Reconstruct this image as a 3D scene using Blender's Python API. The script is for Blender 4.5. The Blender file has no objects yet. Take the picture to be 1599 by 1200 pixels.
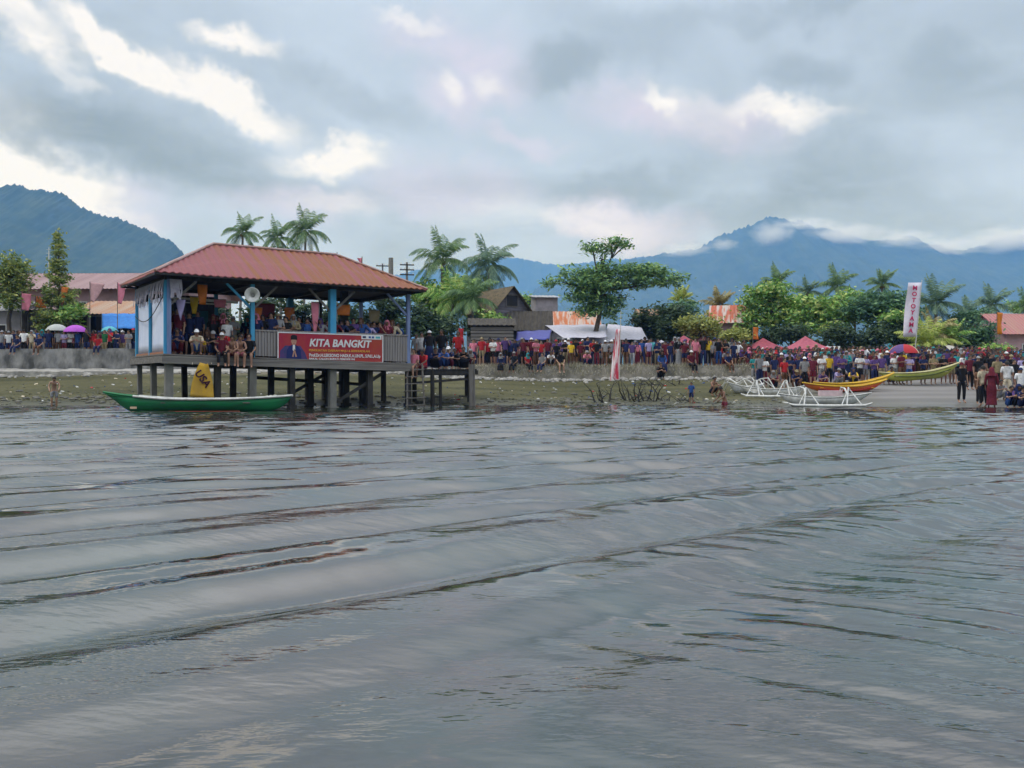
import bpy, bmesh, math, random
import numpy as np
from mathutils import Vector, Matrix
R = math.radians
PI = math.pi
SC = bpy.context.scene
COL = SC.collection
F = 1400.0; HOR = 597.0; EYE = 1.0           # focal length and horizon row in photo pixels, eye height (m)

def lin(r, g, b):
    def c(v):
        v /= 255.0
        return v/12.92 if v <= 0.04045 else ((v+0.055)/1.055)**2.4
    return (c(r), c(g), c(b), 1.0)

# ------------------------------------------------------------------ camera
cd = bpy.data.cameras.new('camera'); cam = bpy.data.objects.new('camera', cd); COL.objects.link(cam)
cd.sensor_width = 36.0; cd.lens = 36.0*F/1599.0
cd.clip_start = 0.05; cd.clip_end = 20000
cam.location = (0, 0, EYE); cam.rotation_euler = (R(90) - math.atan(3/F), 0, 0)
SC.camera = cam
SC.view_settings.view_transform = 'Standard'; SC.view_settings.look = 'None'
SC.view_settings.exposure = 0.12; SC.view_settings.gamma = 1.0
SC.cycles.use_denoising = True
SC.cycles.max_bounces = 7; SC.cycles.diffuse_bounces = 2; SC.cycles.glossy_bounces = 3
SC.cycles.transparent_max_bounces = 6; SC.cycles.volume_bounces = 2; SC.cycles.transmission_bounces = 2
SC.cycles.caustics_reflective = False; SC.cycles.caustics_refractive = False
SC.cycles.sample_clamp_indirect = 4.0

# ------------------------------------------------------------------ world: overcast sky with bright breaks
SUN_EL, SUN_AZ = 50.0, -105.0                 # sun high on the left, behind cloud
W = bpy.data.worlds.new('World'); SC.world = W; W.use_nodes = True
nt = W.node_tree; N = nt.nodes; LK = nt.links
N.clear()
def nd(tree, typ, **kw):
    n = tree.nodes.new(typ)
    for k, v in kw.items(): setattr(n, k, v)
    return n
def mth(tree, op, a, b=None, c=None, clamp=False):
    n = tree.nodes.new('ShaderNodeMath'); n.operation = op; n.use_clamp = clamp
    for i, v in enumerate((a, b, c)):
        if v is None: continue
        if isinstance(v, (int, float)): n.inputs[i].default_value = v
        else: tree.links.new(v, n.inputs[i])
    return n.outputs[0]
def mixc(tree, fac, a, b, mode='MIX'):
    n = tree.nodes.new('ShaderNodeMix'); n.data_type = 'RGBA'; n.blend_type = mode
    for s, v in ((n.inputs[0], fac), (n.inputs[6], a), (n.inputs[7], b)):
        if isinstance(v, (int, float)): s.default_value = v
        elif isinstance(v, tuple): s.default_value = v
        else: tree.links.new(v, s)
    return n.outputs[2]
def sky_world():
    out = nd(nt, 'ShaderNodeOutputWorld'); bg = nd(nt, 'ShaderNodeBackground'); bg.inputs[1].default_value = 0.1
    LK.new(bg.outputs[0], out.inputs[0])
    sky = nd(nt, 'ShaderNodeTexSky'); sky.sky_type = 'NISHITA'; sky.sun_disc = False
    sky.sun_elevation = R(SUN_EL); sky.sun_rotation = R(SUN_AZ)
    tc = nd(nt, 'ShaderNodeTexCoord'); d = tc.outputs['Generated']
    sep = nd(nt, 'ShaderNodeSeparateXYZ'); LK.new(d, sep.inputs[0]); x, y, z = sep.outputs
    az = mth(nt, 'ARCTAN2', x, y); el = mth(nt, 'ARCSINE', z)
    # cloud-deck coordinates (a flat layer seen from below)
    zz = mth(nt, 'ADD', mth(nt, 'MAXIMUM', z, 0.0), 0.16)
    cp = nd(nt, 'ShaderNodeCombineXYZ'); LK.new(mth(nt, 'DIVIDE', x, zz), cp.inputs[0]); LK.new(mth(nt, 'DIVIDE', y, zz), cp.inputs[1])
    def noise(vec, scale, detail, rough=0.55, dist=0.0):
        n = nd(nt, 'ShaderNodeTexNoise'); LK.new(vec, n.inputs['Vector'])
        n.inputs['Scale'].default_value = scale; n.inputs['Detail'].default_value = detail
        n.inputs['Roughness'].default_value = rough; n.inputs['Distortion'].default_value = dist
        return n
    n1 = noise(cp.outputs[0], 0.9, 7, 0.55, 0.6); n2 = noise(cp.outputs[0], 3.4, 8, 0.62, 0.4)
    n3 = noise(d, 9.0, 5, 0.6)
    # azimuth-elevation coordinates, ruffled
    ae = nd(nt, 'ShaderNodeCombineXYZ'); LK.new(az, ae.inputs[0]); LK.new(el, ae.inputs[1])
    wv = nd(nt, 'ShaderNodeVectorMath', operation='SUBTRACT'); LK.new(n3.outputs['Color'], wv.inputs[0]); wv.inputs[1].default_value = (.5, .5, .5)
    ws = nd(nt, 'ShaderNodeVectorMath', operation='SCALE'); LK.new(wv.outputs[0], ws.inputs[0]); ws.inputs['Scale'].default_value = 0.12
    wa = nd(nt, 'ShaderNodeVectorMath', operation='ADD'); LK.new(ae.outputs[0], wa.inputs[0]); LK.new(ws.outputs[0], wa.inputs[1])
    def patches(lst):
        tot = None
        for (px, py, rx, ry, rot, amp) in lst:
            X = (px-800)/F; Z = (HOR-py)/F
            a = math.atan(X); e = math.asin(Z/math.sqrt(1+X*X+Z*Z))
            m = nd(nt, 'ShaderNodeMapping', vector_type='TEXTURE'); LK.new(wa.outputs[0], m.inputs[0])
            m.inputs['Location'].default_value = (a, e, 0); m.inputs['Rotation'].default_value = (0, 0, R(rot))
            m.inputs['Scale'].default_value = (rx/F, ry/F, 1)
            l = nd(nt, 'ShaderNodeVectorMath', operation='LENGTH'); LK.new(m.outputs[0], l.inputs[0])
            mr = nd(nt, 'ShaderNodeMapRange', interpolation_type='SMOOTHERSTEP'); LK.new(l.outputs['Value'], mr.inputs[0])
            mr.inputs[1].default_value = 0.15; mr.inputs[2].default_value = 1.25; mr.inputs[3].default_value = amp; mr.inputs[4].default_value = 0
            tot = mr.outputs[0] if tot is None else mth(nt, 'ADD', tot, mr.outputs[0])
        return tot
    bright = patches([(15, 35, 90, 34, -25, 1.1), (150, 62, 100, 30, -30, 1.3), (225, 100, 70, 26, -27, 1.0), (350, 150, 120, 32, -28, 1.3), (360, 55, 80, 26, -12, .9),
                      (40, 262, 140, 46, -8, 1.5), (150, 320, 100, 45, -30, .6), (515, 258, 125, 30, 0, 1.1), (1215, 172, 110, 26, -10, 1.0), (1090, 170, 90, 40, -30, .4),
                      (960, 345, 120, 36, -5, .5), (520, 330, 110, 30, 0, .35), (800, 340, 130, 40, 0, .25), (-300, 200, 300, 120, 0, .9), (100, 120, 50, 18, -20, .5), (640, 30, 60, 20, -10, .5), (1040, 150, 40, 16, -50, .7), (690, 150, 26, 40, 30, .5), (760, 125, 36, 28, 0, .5)])
    lilac = patches([(680, 60, 120, 50, 0, .5), (760, 120, 90, 60, 0, .6), (690, 170, 80, 50, -30, .6), (1120, 190, 160, 50, -8, .8), (980, 160, 90, 40, 0, .5),
                     (980, 345, 130, 45, -5, .9), (700, 300, 180, 50, 0, .5), (820, 215, 90, 25, 0, .5), (470, 330, 140, 40, 0, .6), (180, 330, 120, 50, 0, .6)])
    dark = patches([(200, 215, 260, 60, -14, 1.0), (60, 190, 160, 40, -5, .6), (540, 165, 170, 40, -25, .75), (890, 105, 90, 40, 0, 1.0), (1000, 60, 110, 50, 0, .6),
                    (1250, 105, 90, 32, 0, .8), (1480, 100, 90, 28, 0, .6), (980, 290, 160, 36, 5, .75), (1330, 270, 150, 60, 0, .75), (1300, 5, 250, 30, 0, .8),
                    (880, 20, 120, 50, 0, .5), (1150, 330, 220, 40, 10, .7), (440, 180, 120, 40, -25, .4), (1480, 330, 170, 50, 0, .5), (300, 290, 160, 40, -10, .5)])
    rp = nd(nt, 'ShaderNodeValToRGB'); LK.new(n1.outputs['Fac'], rp.inputs[0])
    e = rp.color_ramp.elements; e[0].position = .33; e[0].color = lin(162, 177, 193); e[1].position = .68; e[1].color = lin(198, 211, 227)
    c = rp.color_ramp.elements.new(.5); c.color = lin(182, 196, 213)
    base = mixc(nt, mth(nt, 'MULTIPLY', dark, mth(nt, 'ADD', mth(nt, 'MULTIPLY', n2.outputs['Fac'], 1.6), -.15), clamp=True), rp.outputs[0], lin(144, 160, 177))
    base = mixc(nt, mth(nt, 'MULTIPLY', lilac, mth(nt, 'MULTIPLY', n2.outputs['Fac'], 1.3), clamp=True), base, lin(222, 209, 227))
    base = mixc(nt, mth(nt, 'MULTIPLY', mth(nt, 'SUBTRACT', n2.outputs['Fac'], .5), .9, clamp=True), base, lin(208, 222, 234))
    bf = mth(nt, 'MULTIPLY', bright, mth(nt, 'ADD', mth(nt, 'MULTIPLY', n2.outputs['Fac'], 2.6), -.42), clamp=True)
    base = mixc(nt, bf, base, lin(240, 236, 234))
    # an overcast dome is brighter overhead than at the horizon
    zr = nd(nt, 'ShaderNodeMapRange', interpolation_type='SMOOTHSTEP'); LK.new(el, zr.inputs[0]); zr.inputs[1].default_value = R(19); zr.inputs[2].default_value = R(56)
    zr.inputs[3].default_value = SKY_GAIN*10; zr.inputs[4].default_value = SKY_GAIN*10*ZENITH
    sc = nd(nt, 'ShaderNodeVectorMath', operation='SCALE'); zc = nd(nt, 'ShaderNodeMapRange', interpolation_type='SMOOTHSTEP'); LK.new(el, zc.inputs[0]); zc.inputs[1].default_value = R(20); zc.inputs[2].default_value = R(40)
    base = mixc(nt, zc.outputs[0], base, (1.16, 1.02, .90, 1), 'MULTIPLY')      # the thin cloud overhead is whiter
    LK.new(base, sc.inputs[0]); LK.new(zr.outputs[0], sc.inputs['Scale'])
    # the deck is seen through the blue air of the haze box: give it the colour it has above that air
    path = mth(nt, 'MINIMUM', mth(nt, 'DIVIDE', 722.0, mth(nt, 'MAXIMUM', z, .01)), 5600.0)
    s3 = nd(nt, 'ShaderNodeSeparateXYZ'); LK.new(sc.outputs[0], s3.inputs[0]); c3 = nd(nt, 'ShaderNodeCombineXYZ')
    for i in range(3):
        T = mth(nt, 'MAXIMUM', mth(nt, 'EXPONENT', mth(nt, 'MULTIPLY', path, -HAZE_D*HAZE_C[i])), .12)
        J = mth(nt, 'MULTIPLY', mth(nt, 'SUBTRACT', 1.0, T), AIRLIGHT[i]*10)
        LK.new(mth(nt, 'MAXIMUM', mth(nt, 'DIVIDE', mth(nt, 'SUBTRACT', s3.outputs[i], J), T), .4), c3.inputs[i])
    fin = mixc(nt, 0.95, sky.outputs[0], c3.outputs[0])
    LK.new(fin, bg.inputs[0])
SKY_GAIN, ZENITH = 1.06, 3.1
HAZE_D, HAZE_C, AIRLIGHT = .00024, (.145, .39, 1.0), (.57, .66, .80)
sky_world()
sd = bpy.data.lights.new('sun', 'SUN'); sd.energy = .9; sd.angle = R(14); sd.color = (1.0, .95, .88)
sun = bpy.data.objects.new('sun', sd); COL.objects.link(sun)
_sv = Vector((math.sin(R(SUN_AZ))*math.cos(R(SUN_EL)), math.cos(R(SUN_AZ))*math.cos(R(SUN_EL)), math.sin(R(SUN_EL))))
sun.rotation_euler = _sv.to_track_quat('Z', 'Y').to_euler()

# ------------------------------------------------------------------ helpers
def P(px, py, Y): return Vector(((px-800)/F*Y, Y, EYE + (HOR-py)/F*Y))
def PX(px, Y): return (px-800)/F*Y
def PZ(py, Y): return EYE + (HOR-py)/F*Y
def tag(o, label=None, cat=None, group=None, kind=None):
    if label: o['label'] = label
    if cat: o['category'] = cat
    if group: o['group'] = group
    if kind: o['kind'] = kind
    return o
def empty(name, loc=(0, 0, 0), rz=0.0, label=None, cat=None, group=None):
    o = bpy.data.objects.new(name, None); COL.objects.link(o); o.location = loc; o.rotation_euler = (0, 0, rz); o.empty_display_size = .2
    return tag(o, label, cat, group)

MATS = {}
def mat(name, c1, c2=None, scale=4.0, rough=.7, bump=0.0, stretch=(1, 1, 1), spec=.3, detail=5, metal=0.0, lo=.35, hi=.65, sub=None, coord='Object'):
    """noise-mottled material: c1 and c2 mixed by a stretched noise"""
    if name in MATS: return MATS[name]
    m = bpy.data.materials.new(name); m.use_nodes = True; t = m.node_tree
    b = t.nodes['Principled BSDF']; b.inputs['Roughness'].default_value = rough; b.inputs['Specular IOR Level'].default_value = spec
    b.inputs['Metallic'].default_value = metal
    c2 = c2 or tuple(v*.75 for v in c1[:3])+(1,)
    tc = nd(t, 'ShaderNodeTexCoord'); mp = nd(t, 'ShaderNodeMapping'); mp.inputs['Scale'].default_value = stretch
    t.links.new(tc.outputs[coord], mp.inputs[0])
    n = nd(t, 'ShaderNodeTexNoise'); n.inputs['Scale'].default_value = scale; n.inputs['Detail'].default_value = detail; n.inputs['Roughness'].default_value = .6
    t.links.new(mp.outputs[0], n.inputs['Vector'])
    mr = nd(t, 'ShaderNodeMapRange'); mr.inputs[1].default_value = lo; mr.inputs[2].default_value = hi; t.links.new(n.outputs['Fac'], mr.inputs[0])
    t.links.new(mixc(t, mr.outputs[0], c1, c2), b.inputs['Base Color'])
    if bump:
        bp = nd(t, 'ShaderNodeBump'); bp.inputs['Strength'].default_value = bump; bp.inputs['Distance'].default_value = .05
        t.links.new(n.outputs['Fac'], bp.inputs['Height']); t.links.new(bp.outputs[0], b.inputs['Normal'])
    MATS[name] = m
    return m
def leafmat(name, dark, mid, light, trans=.25):
    m = bpy.data.materials.new(name); m.use_nodes = True; t = m.node_tree
    b = t.nodes['Principled BSDF']; b.inputs['Roughness'].default_value = .55; b.inputs['Specular IOR Level'].default_value = .25
    g = nd(t, 'ShaderNodeNewGeometry'); r = nd(t, 'ShaderNodeValToRGB'); t.links.new(g.outputs['Random Per Island'], r.inputs[0])
    e = r.color_ramp.elements; e[0].color = dark; e[1].color = light; e[0].position = .0; e[1].position = 1.0
    k = r.color_ramp.elements.new(.55); k.color = mid
    t.links.new(r.outputs[0], b.inputs['Base Color'])
    tr = nd(t, 'ShaderNodeBsdfTranslucent'); t.links.new(r.outputs[0], tr.inputs[0])
    mx = nd(t, 'ShaderNodeMixShader'); mx.inputs[0].default_value = trans
    t.links.new(b.outputs[0], mx.inputs[1]); t.links.new(tr.outputs[0], mx.inputs[2])
    t.links.new(mx.outputs[0], t.nodes['Material Output'].inputs[0])
    return m
def objmat(name, rough=.8, var=.25, scale=14.0, spec=.2):
    """colour comes from each object's own colour, lightly mottled"""
    m = bpy.data.materials.new(name); m.use_nodes = True; t = m.node_tree
    b = t.nodes['Principled BSDF']; b.inputs['Roughness'].default_value = rough; b.inputs['Specular IOR Level'].default_value = spec
    oi = nd(t, 'ShaderNodeObjectInfo'); tc = nd(t, 'ShaderNodeTexCoord'); n = nd(t, 'ShaderNodeTexNoise'); n.inputs['Scale'].default_value = scale
    t.links.new(tc.outputs['Object'], n.inputs['Vector'])
    mr = nd(t, 'ShaderNodeMapRange'); mr.inputs[1].default_value = .3; mr.inputs[2].default_value = .7; mr.inputs[3].default_value = 1-var; mr.inputs[4].default_value = 1+var*.4
    t.links.new(n.outputs['Fac'], mr.inputs[0])
    v = nd(t, 'ShaderNodeVectorMath', operation='SCALE'); t.links.new(oi.outputs['Color'], v.inputs[0]); t.links.new(mr.outputs[0], v.inputs['Scale'])
    t.links.new(v.outputs[0], b.inputs['Base Color'])
    MATS[name] = m
    return m

class MB:
    """collects boxes, tubes, quads and grids into one mesh"""
    def __init__(s): s.v = []; s.f = []; s.mi = []; s.cur = 0
    def add(s, vs, fs):
        o = len(s.v); s.v += [tuple(q) for q in vs]; s.f += [tuple(i+o for i in q) for q in fs]; s.mi += [s.cur]*len(fs); return s
    def box(s, c, size, rz=0.0, tilt=None):
        hx, hy, hz = size[0]/2, size[1]/2, size[2]/2
        M = Matrix.Translation(Vector(c)) @ Matrix.Rotation(rz, 4, 'Z')
        if tilt: M = M @ Matrix.Rotation(tilt[0], 4, 'X') @ Matrix.Rotation(tilt[1], 4, 'Y')
        vs = [M @ Vector((a*hx, b*hy, c_*hz)) for a, b, c_ in ((-1,-1,-1),(1,-1,-1),(1,1,-1),(-1,1,-1),(-1,-1,1),(1,-1,1),(1,1,1),(-1,1,1))]
        return s.add(vs, [(3,2,1,0),(4,5,6,7),(0,1,5,4),(1,2,6,5),(2,3,7,6),(3,0,4,7)])
    def beam(s, a, b, w, h):
        a, b = Vector(a), Vector(b); d = (b-a).normalized()
        up = Vector((0, 0, 1)) if abs(d.z) < .95 else Vector((0, 1, 0))
        x = d.cross(up).normalized()*w/2; y = x.cross(d).normalized()*h/2
        vs = [a-x-y, a+x-y, a+x+y, a-x+y, b-x-y, b+x-y, b+x+y, b-x+y]
        return s.add(vs, [(3,2,1,0),(4,5,6,7),(0,1,5,4),(1,2,6,5),(2,3,7,6),(3,0,4,7)])
    def tube(s, pts, rad, n=6, cap=True):
        pts = [Vector(p) for p in pts]
        if not hasattr(rad, '__len__'): rad = [rad]*len(pts)
        o = len(s.v); vs = []; prev = None
        for i, p in enumerate(pts):
            d = (pts[min(i+1, len(pts)-1)]-pts[max(i-1, 0)]).normalized()
            if prev is None:
                up = Vector((0, 0, 1)) if abs(d.z) < .9 else Vector((1, 0, 0))
                x = d.cross(up).normalized()
            else: x = (prev - d*prev.dot(d)).normalized()
            prev = x; y = d.cross(x)
            for k in range(n):
                a = 2*PI*k/n; vs.append(p + (x*math.cos(a)+y*math.sin(a))*rad[i])
        fs = []
        for i in range(len(pts)-1):
            for k in range(n):
                k2 = (k+1) % n; fs.append((i*n+k, i*n+k2, (i+1)*n+k2, (i+1)*n+k))
        if cap:
            fs.append(tuple(range(n-1, -1, -1))); fs.append(tuple((len(pts)-1)*n+k for k in range(n)))
        return s.add(vs, fs)
    def grid(s, pf, nu, nv):
        vs = [pf(i/nu, j/nv) for j in range(nv+1) for i in range(nu+1)]
        fs = [(j*(nu+1)+i, j*(nu+1)+i+1, (j+1)*(nu+1)+i+1, (j+1)*(nu+1)+i) for j in range(nv) for i in range(nu)]
        return s.add(vs, fs)
    def slab(s, pf, nu, nv, th):
        """a grid surface given thickness th downwards/backwards (vector)"""
        th = Vector(th); o = (nu+1)*(nv+1)
        a = [Vector(pf(i/nu, j/nv)) for j in range(nv+1) for i in range(nu+1)]
        vs = a + [q+th for q in a]
        q = lambda i, j: j*(nu+1)+i
        fs = [(q(i,j), q(i+1,j), q(i+1,j+1), q(i,j+1)) for j in range(nv) for i in range(nu)]
        fs += [(o+q(i,j+1), o+q(i+1,j+1), o+q(i+1,j), o+q(i,j)) for j in range(nv) for i in range(nu)]
        for i in range(nu):
            fs.append((q(i+1,0), q(i,0), o+q(i,0), o+q(i+1,0))); fs.append((q(i,nv), q(i+1,nv), o+q(i+1,nv), o+q(i,nv)))
        for j in range(nv):
            fs.append((q(0,j), q(0,j+1), o+q(0,j+1), o+q(0,j))); fs.append((q(nu,j+1), q(nu,j), o+q(nu,j), o+q(nu,j+1)))
        return s.add(vs, fs)
    def ball(s, c, r, nu=8, nv=5):
        c = Vector(c); r = r if hasattr(r, '__len__') else (r, r, r)
        vs = [c+Vector((0, 0, -r[2]))]
        for j in range(1, nv):
            t = -PI/2+PI*j/nv
            vs += [c+Vector((r[0]*math.cos(t)*math.cos(2*PI*i/nu), r[1]*math.cos(t)*math.sin(2*PI*i/nu), r[2]*math.sin(t))) for i in range(nu)]
        vs.append(c+Vector((0, 0, r[2]))); top = len(vs)-1; fs = []
        for i in range(nu):
            i2 = (i+1) % nu; fs.append((0, 1+i2, 1+i))
            for j in range(nv-2): a = 1+j*nu; fs.append((a+i, a+i2, a+nu+i2, a+nu+i))
            a = 1+(nv-2)*nu; fs.append((a+i, a+i2, top))
        return s.add(vs, fs)
    def mesh(s, name, mats, smooth=False):
        me = bpy.data.meshes.new(name); me.from_pydata(s.v, [], s.f)
        mats = mats if isinstance(mats, (list, tuple)) else [mats]
        for m in mats: me.materials.append(m)
        me.polygons.foreach_set('material_index', np.array(s.mi, dtype=np.int32))
        if smooth: me.polygons.foreach_set('use_smooth', np.ones(len(s.f), dtype=bool))
        me.update(); return me
    def build(s, name, mats, parent=None, smooth=False, loc=None, color=None):
        o = bpy.data.objects.new(name, s.mesh(name, mats, smooth)); COL.objects.link(o)
        if parent: o.parent = parent
        if loc is not None: o.location = loc
        if color: o.color = color
        return o
def from_np(name, verts, faces, m, parent=None, smooth=False):
    """verts Nx3, faces Mxk (all the same size)"""
    me = bpy.data.meshes.new(name); nf, k = faces.shape
    me.vertices.add(len(verts)); me.vertices.foreach_set('co', verts.astype(np.float32).ravel())
    me.loops.add(nf*k); me.loops.foreach_set('vertex_index', faces.astype(np.int32).ravel())
    me.polygons.add(nf); me.polygons.foreach_set('loop_start', np.arange(0, nf*k, k, dtype=np.int32))
    if smooth: me.polygons.foreach_set('use_smooth', np.ones(nf, dtype=bool))
    me.update(calc_edges=True); me.validate()
    me.materials.append(m)
    o = bpy.data.objects.new(name, me); COL.objects.link(o)
    if parent: o.parent = parent
    return o
def evaluated(ob):
    dg = bpy.context.evaluated_depsgraph_get(); dg.update()
    return bpy.data.meshes.new_from_object(ob.evaluated_get(dg), depsgraph=dg)
def text_mesh(body, size, m, bold=.0, shear=0.0, ex=.004, align='CENTER', spacing=1.0, width=None):
    cu = bpy.data.curves.new('lettering', 'FONT'); cu.body = body; cu.size = size; cu.align_x = align; cu.align_y = 'CENTER'
    cu.offset = bold; cu.shear = shear; cu.extrude = ex; cu.space_character = spacing; cu.resolution_u = 3
    ob = bpy.data.objects.new('lettering', cu); COL.objects.link(ob)
    me = evaluated(ob); bpy.data.objects.remove(ob); bpy.data.curves.remove(cu)
    me.materials.clear(); me.materials.append(m)
    if width:
        xs = [v.co.x for v in me.vertices]; k = width/(max(xs)-min(xs))
        for v in me.vertices: v.co.x *= k
    me.name = 'lettering'
    return me
def put(name, me, parent=None, loc=(0, 0, 0), rot=(0, 0, 0), scale=(1, 1, 1), color=None):
    o = bpy.data.objects.new(name, me); COL.objects.link(o); o.location = loc; o.rotation_euler = rot; o.scale = scale
    if parent: o.parent = parent
    if color: o.color = color
    return o
# value noise (numpy)
def vnoise(x, y, seed=0):
    x = np.asarray(x, float); y = np.asarray(y, float)
    xi = np.floor(x).astype(np.int64); yi = np.floor(y).astype(np.int64); fx = x-xi; fy = y-yi
    fx = fx*fx*(3-2*fx); fy = fy*fy*(3-2*fy)
    def h(a, b):
        v = (a*374761393 + b*668265263 + seed*1274126177) & 0xFFFFFFFF
        v = ((v ^ (v >> 13))*1103515245) & 0xFFFFFFFF
        v = ((v ^ (v >> 16))*2246822519) & 0xFFFFFFFF
        return ((v ^ (v >> 15)) & 0xFFFF)/65535.0
    return (h(xi, yi)*(1-fx)+h(xi+1, yi)*fx)*(1-fy)+(h(xi, yi+1)*(1-fx)+h(xi+1, yi+1)*fx)*fy
def fbm(x, y, o=4, seed=0):
    s = 0; a = .5; 
    for i in range(o): s = s+a*vnoise(x*2**i, y*2**i, seed+i); a *= .5
    return s

# ------------------------------------------------------------------ ground, water, mountains
SEA_Y = 53.0
def smooth(a, b, t):
    t = np.clip((t-a)/(b-a), 0, 1); return t*t*(3-2*t)
def shore(x): return 37.6 + 1.1*np.sin(x*.21+1.0) + .5*np.sin(x*.63) - 2.0*smooth(17, 24, x)
def ground_z(x, y):
    x = np.asarray(x, float); y = np.asarray(y, float)
    t = y-shore(x); xs = x*53.0/np.maximum(y, 20)          # zones widen with the view
    wl = 1-smooth(-7, -2.5, x); wr = smooth(12.0, 16, x); wm = 1-wl-wr
    bl = np.where(t < 0, np.maximum(-1.6, .07*t), .105*t); bl = np.minimum(bl, 1.75)
    bm = np.where(t < 0, np.maximum(-1.6, .07*t), .082*t); bm = np.minimum(bm, 1.4)
    br = np.where(t < 0, np.maximum(-1.6, .05*t), .075*t); br = np.minimum(br, 1.75)
    back = smooth(SEA_Y+.05, SEA_Y+.35, y)
    bl = bl*(1-back)+2.5*back; bm = bm*(1-back)+1.93*back
    z = bl*wl+bm*wm+br*wr
    z = z + .05*(fbm(x*.6, y*.6, 3, 5)-.45)*(t > -1) + .12*(fbm(x*.15, y*.15, 2, 9)-.4)*(t > 2)*(1-back)
    return z
def gz(x, y): return float(ground_z(x, y))

def build_ground():
    xs = np.concatenate([[-4300, -2500, -1200, -600, -300, -150, -90, -65], np.arange(-50, 50.01, .3), [65, 90, 150, 300, 600, 1200, 2500, 4300]])
    ys = np.concatenate([[-45, -20, 0, 12, 20, 26], np.arange(29, 66.01, .15), np.arange(67, 110, 3), [120, 150, 200, 300, 500, 800, 1200, 1700, 2600, 3600, 5000, 5900]])
    X, Y = np.meshgrid(xs, ys); Z = ground_z(X, Y)
    v = np.stack([X, Y, Z], -1).reshape(-1, 3); nx, ny = len(xs), len(ys)
    i = np.arange(nx-1)[None, :]; j = np.arange(ny-1)[:, None]; a = j*nx+i
    f = np.stack([a, a+1, a+nx+1, a+nx], -1).reshape(-1, 4)
    m = bpy.data.materials.new('tidal_mud'); m.use_nodes = True; t = m.node_tree; b = t.nodes['Principled BSDF']
    geo = nd(t, 'ShaderNodeNewGeometry'); sp = nd(t, 'ShaderNodeSeparateXYZ'); t.links.new(geo.outputs['Position'], sp.inputs[0])
    def nz(sc, det, st=(1, 1, 1)):
        mp = nd(t, 'ShaderNodeMapping'); mp.inputs['Scale'].default_value = st; t.links.new(geo.outputs['Position'], mp.inputs[0])
        n = nd(t, 'ShaderNodeTexNoise'); n.inputs['Scale'].default_value = sc; n.inputs['Detail'].default_value = det; t.links.new(mp.outputs[0], n.inputs[0]); return n.outputs['Fac']
    big = nz(.5, 5, (.22, 1, 1)); fine = nz(5, 6)
    def ramp(v, a, c): 
        mr = nd(t, 'ShaderNodeMapRange'); mr.inputs[1].default_value = a; mr.inputs[2].default_value = c; t.links.new(v, mr.inputs[0]); return mr.outputs[0]
    olive = mixc(t, ramp(big, .35, .65), (.092, .086, .038, 1), (.040, .042, .018, 1))
    olive = mixc(t, mth(t, 'MULTIPLY', ramp(fine, .5, .75), .5), olive, (.15, .14, .08, 1))
    sand = mixc(t, ramp(big, .35, .65), (.20, .19, .18, 1), (.125, .12, .112, 1))
    xr = ramp(sp.outputs[0], 11, 17)
    col = mixc(t, xr, olive, sand)
    hi = ramp(sp.outputs[2], 1.35, 1.6)
    col = mixc(t, hi, col, mixc(t, ramp(fine, .35, .65), (.22, .19, .15, 1), (.13, .12, .09, 1)))
    wet = ramp(sp.outputs[2], .32, .02)
    col = mixc(t, mth(t, 'MULTIPLY', wet, .5), col, (.075, .078, .06, 1))
    t.links.new(col, b.inputs['Base Color'])
    ro = mth(t, 'SUBTRACT', .85, mth(t, 'MULTIPLY', wet, .5)); t.links.new(ro, b.inputs['Roughness']); b.inputs['Specular IOR Level'].default_value = .12
    bp = nd(t, 'ShaderNodeBump'); bp.inputs['Strength'].default_value = .5; bp.inputs['Distance'].default_value = .06; t.links.new(fine, bp.inputs['Height']); t.links.new(bp.outputs[0], b.inputs['Normal'])
    o = from_np('ground', v, f, m, smooth=True); tag(o, kind='structure')
build_ground()

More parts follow.
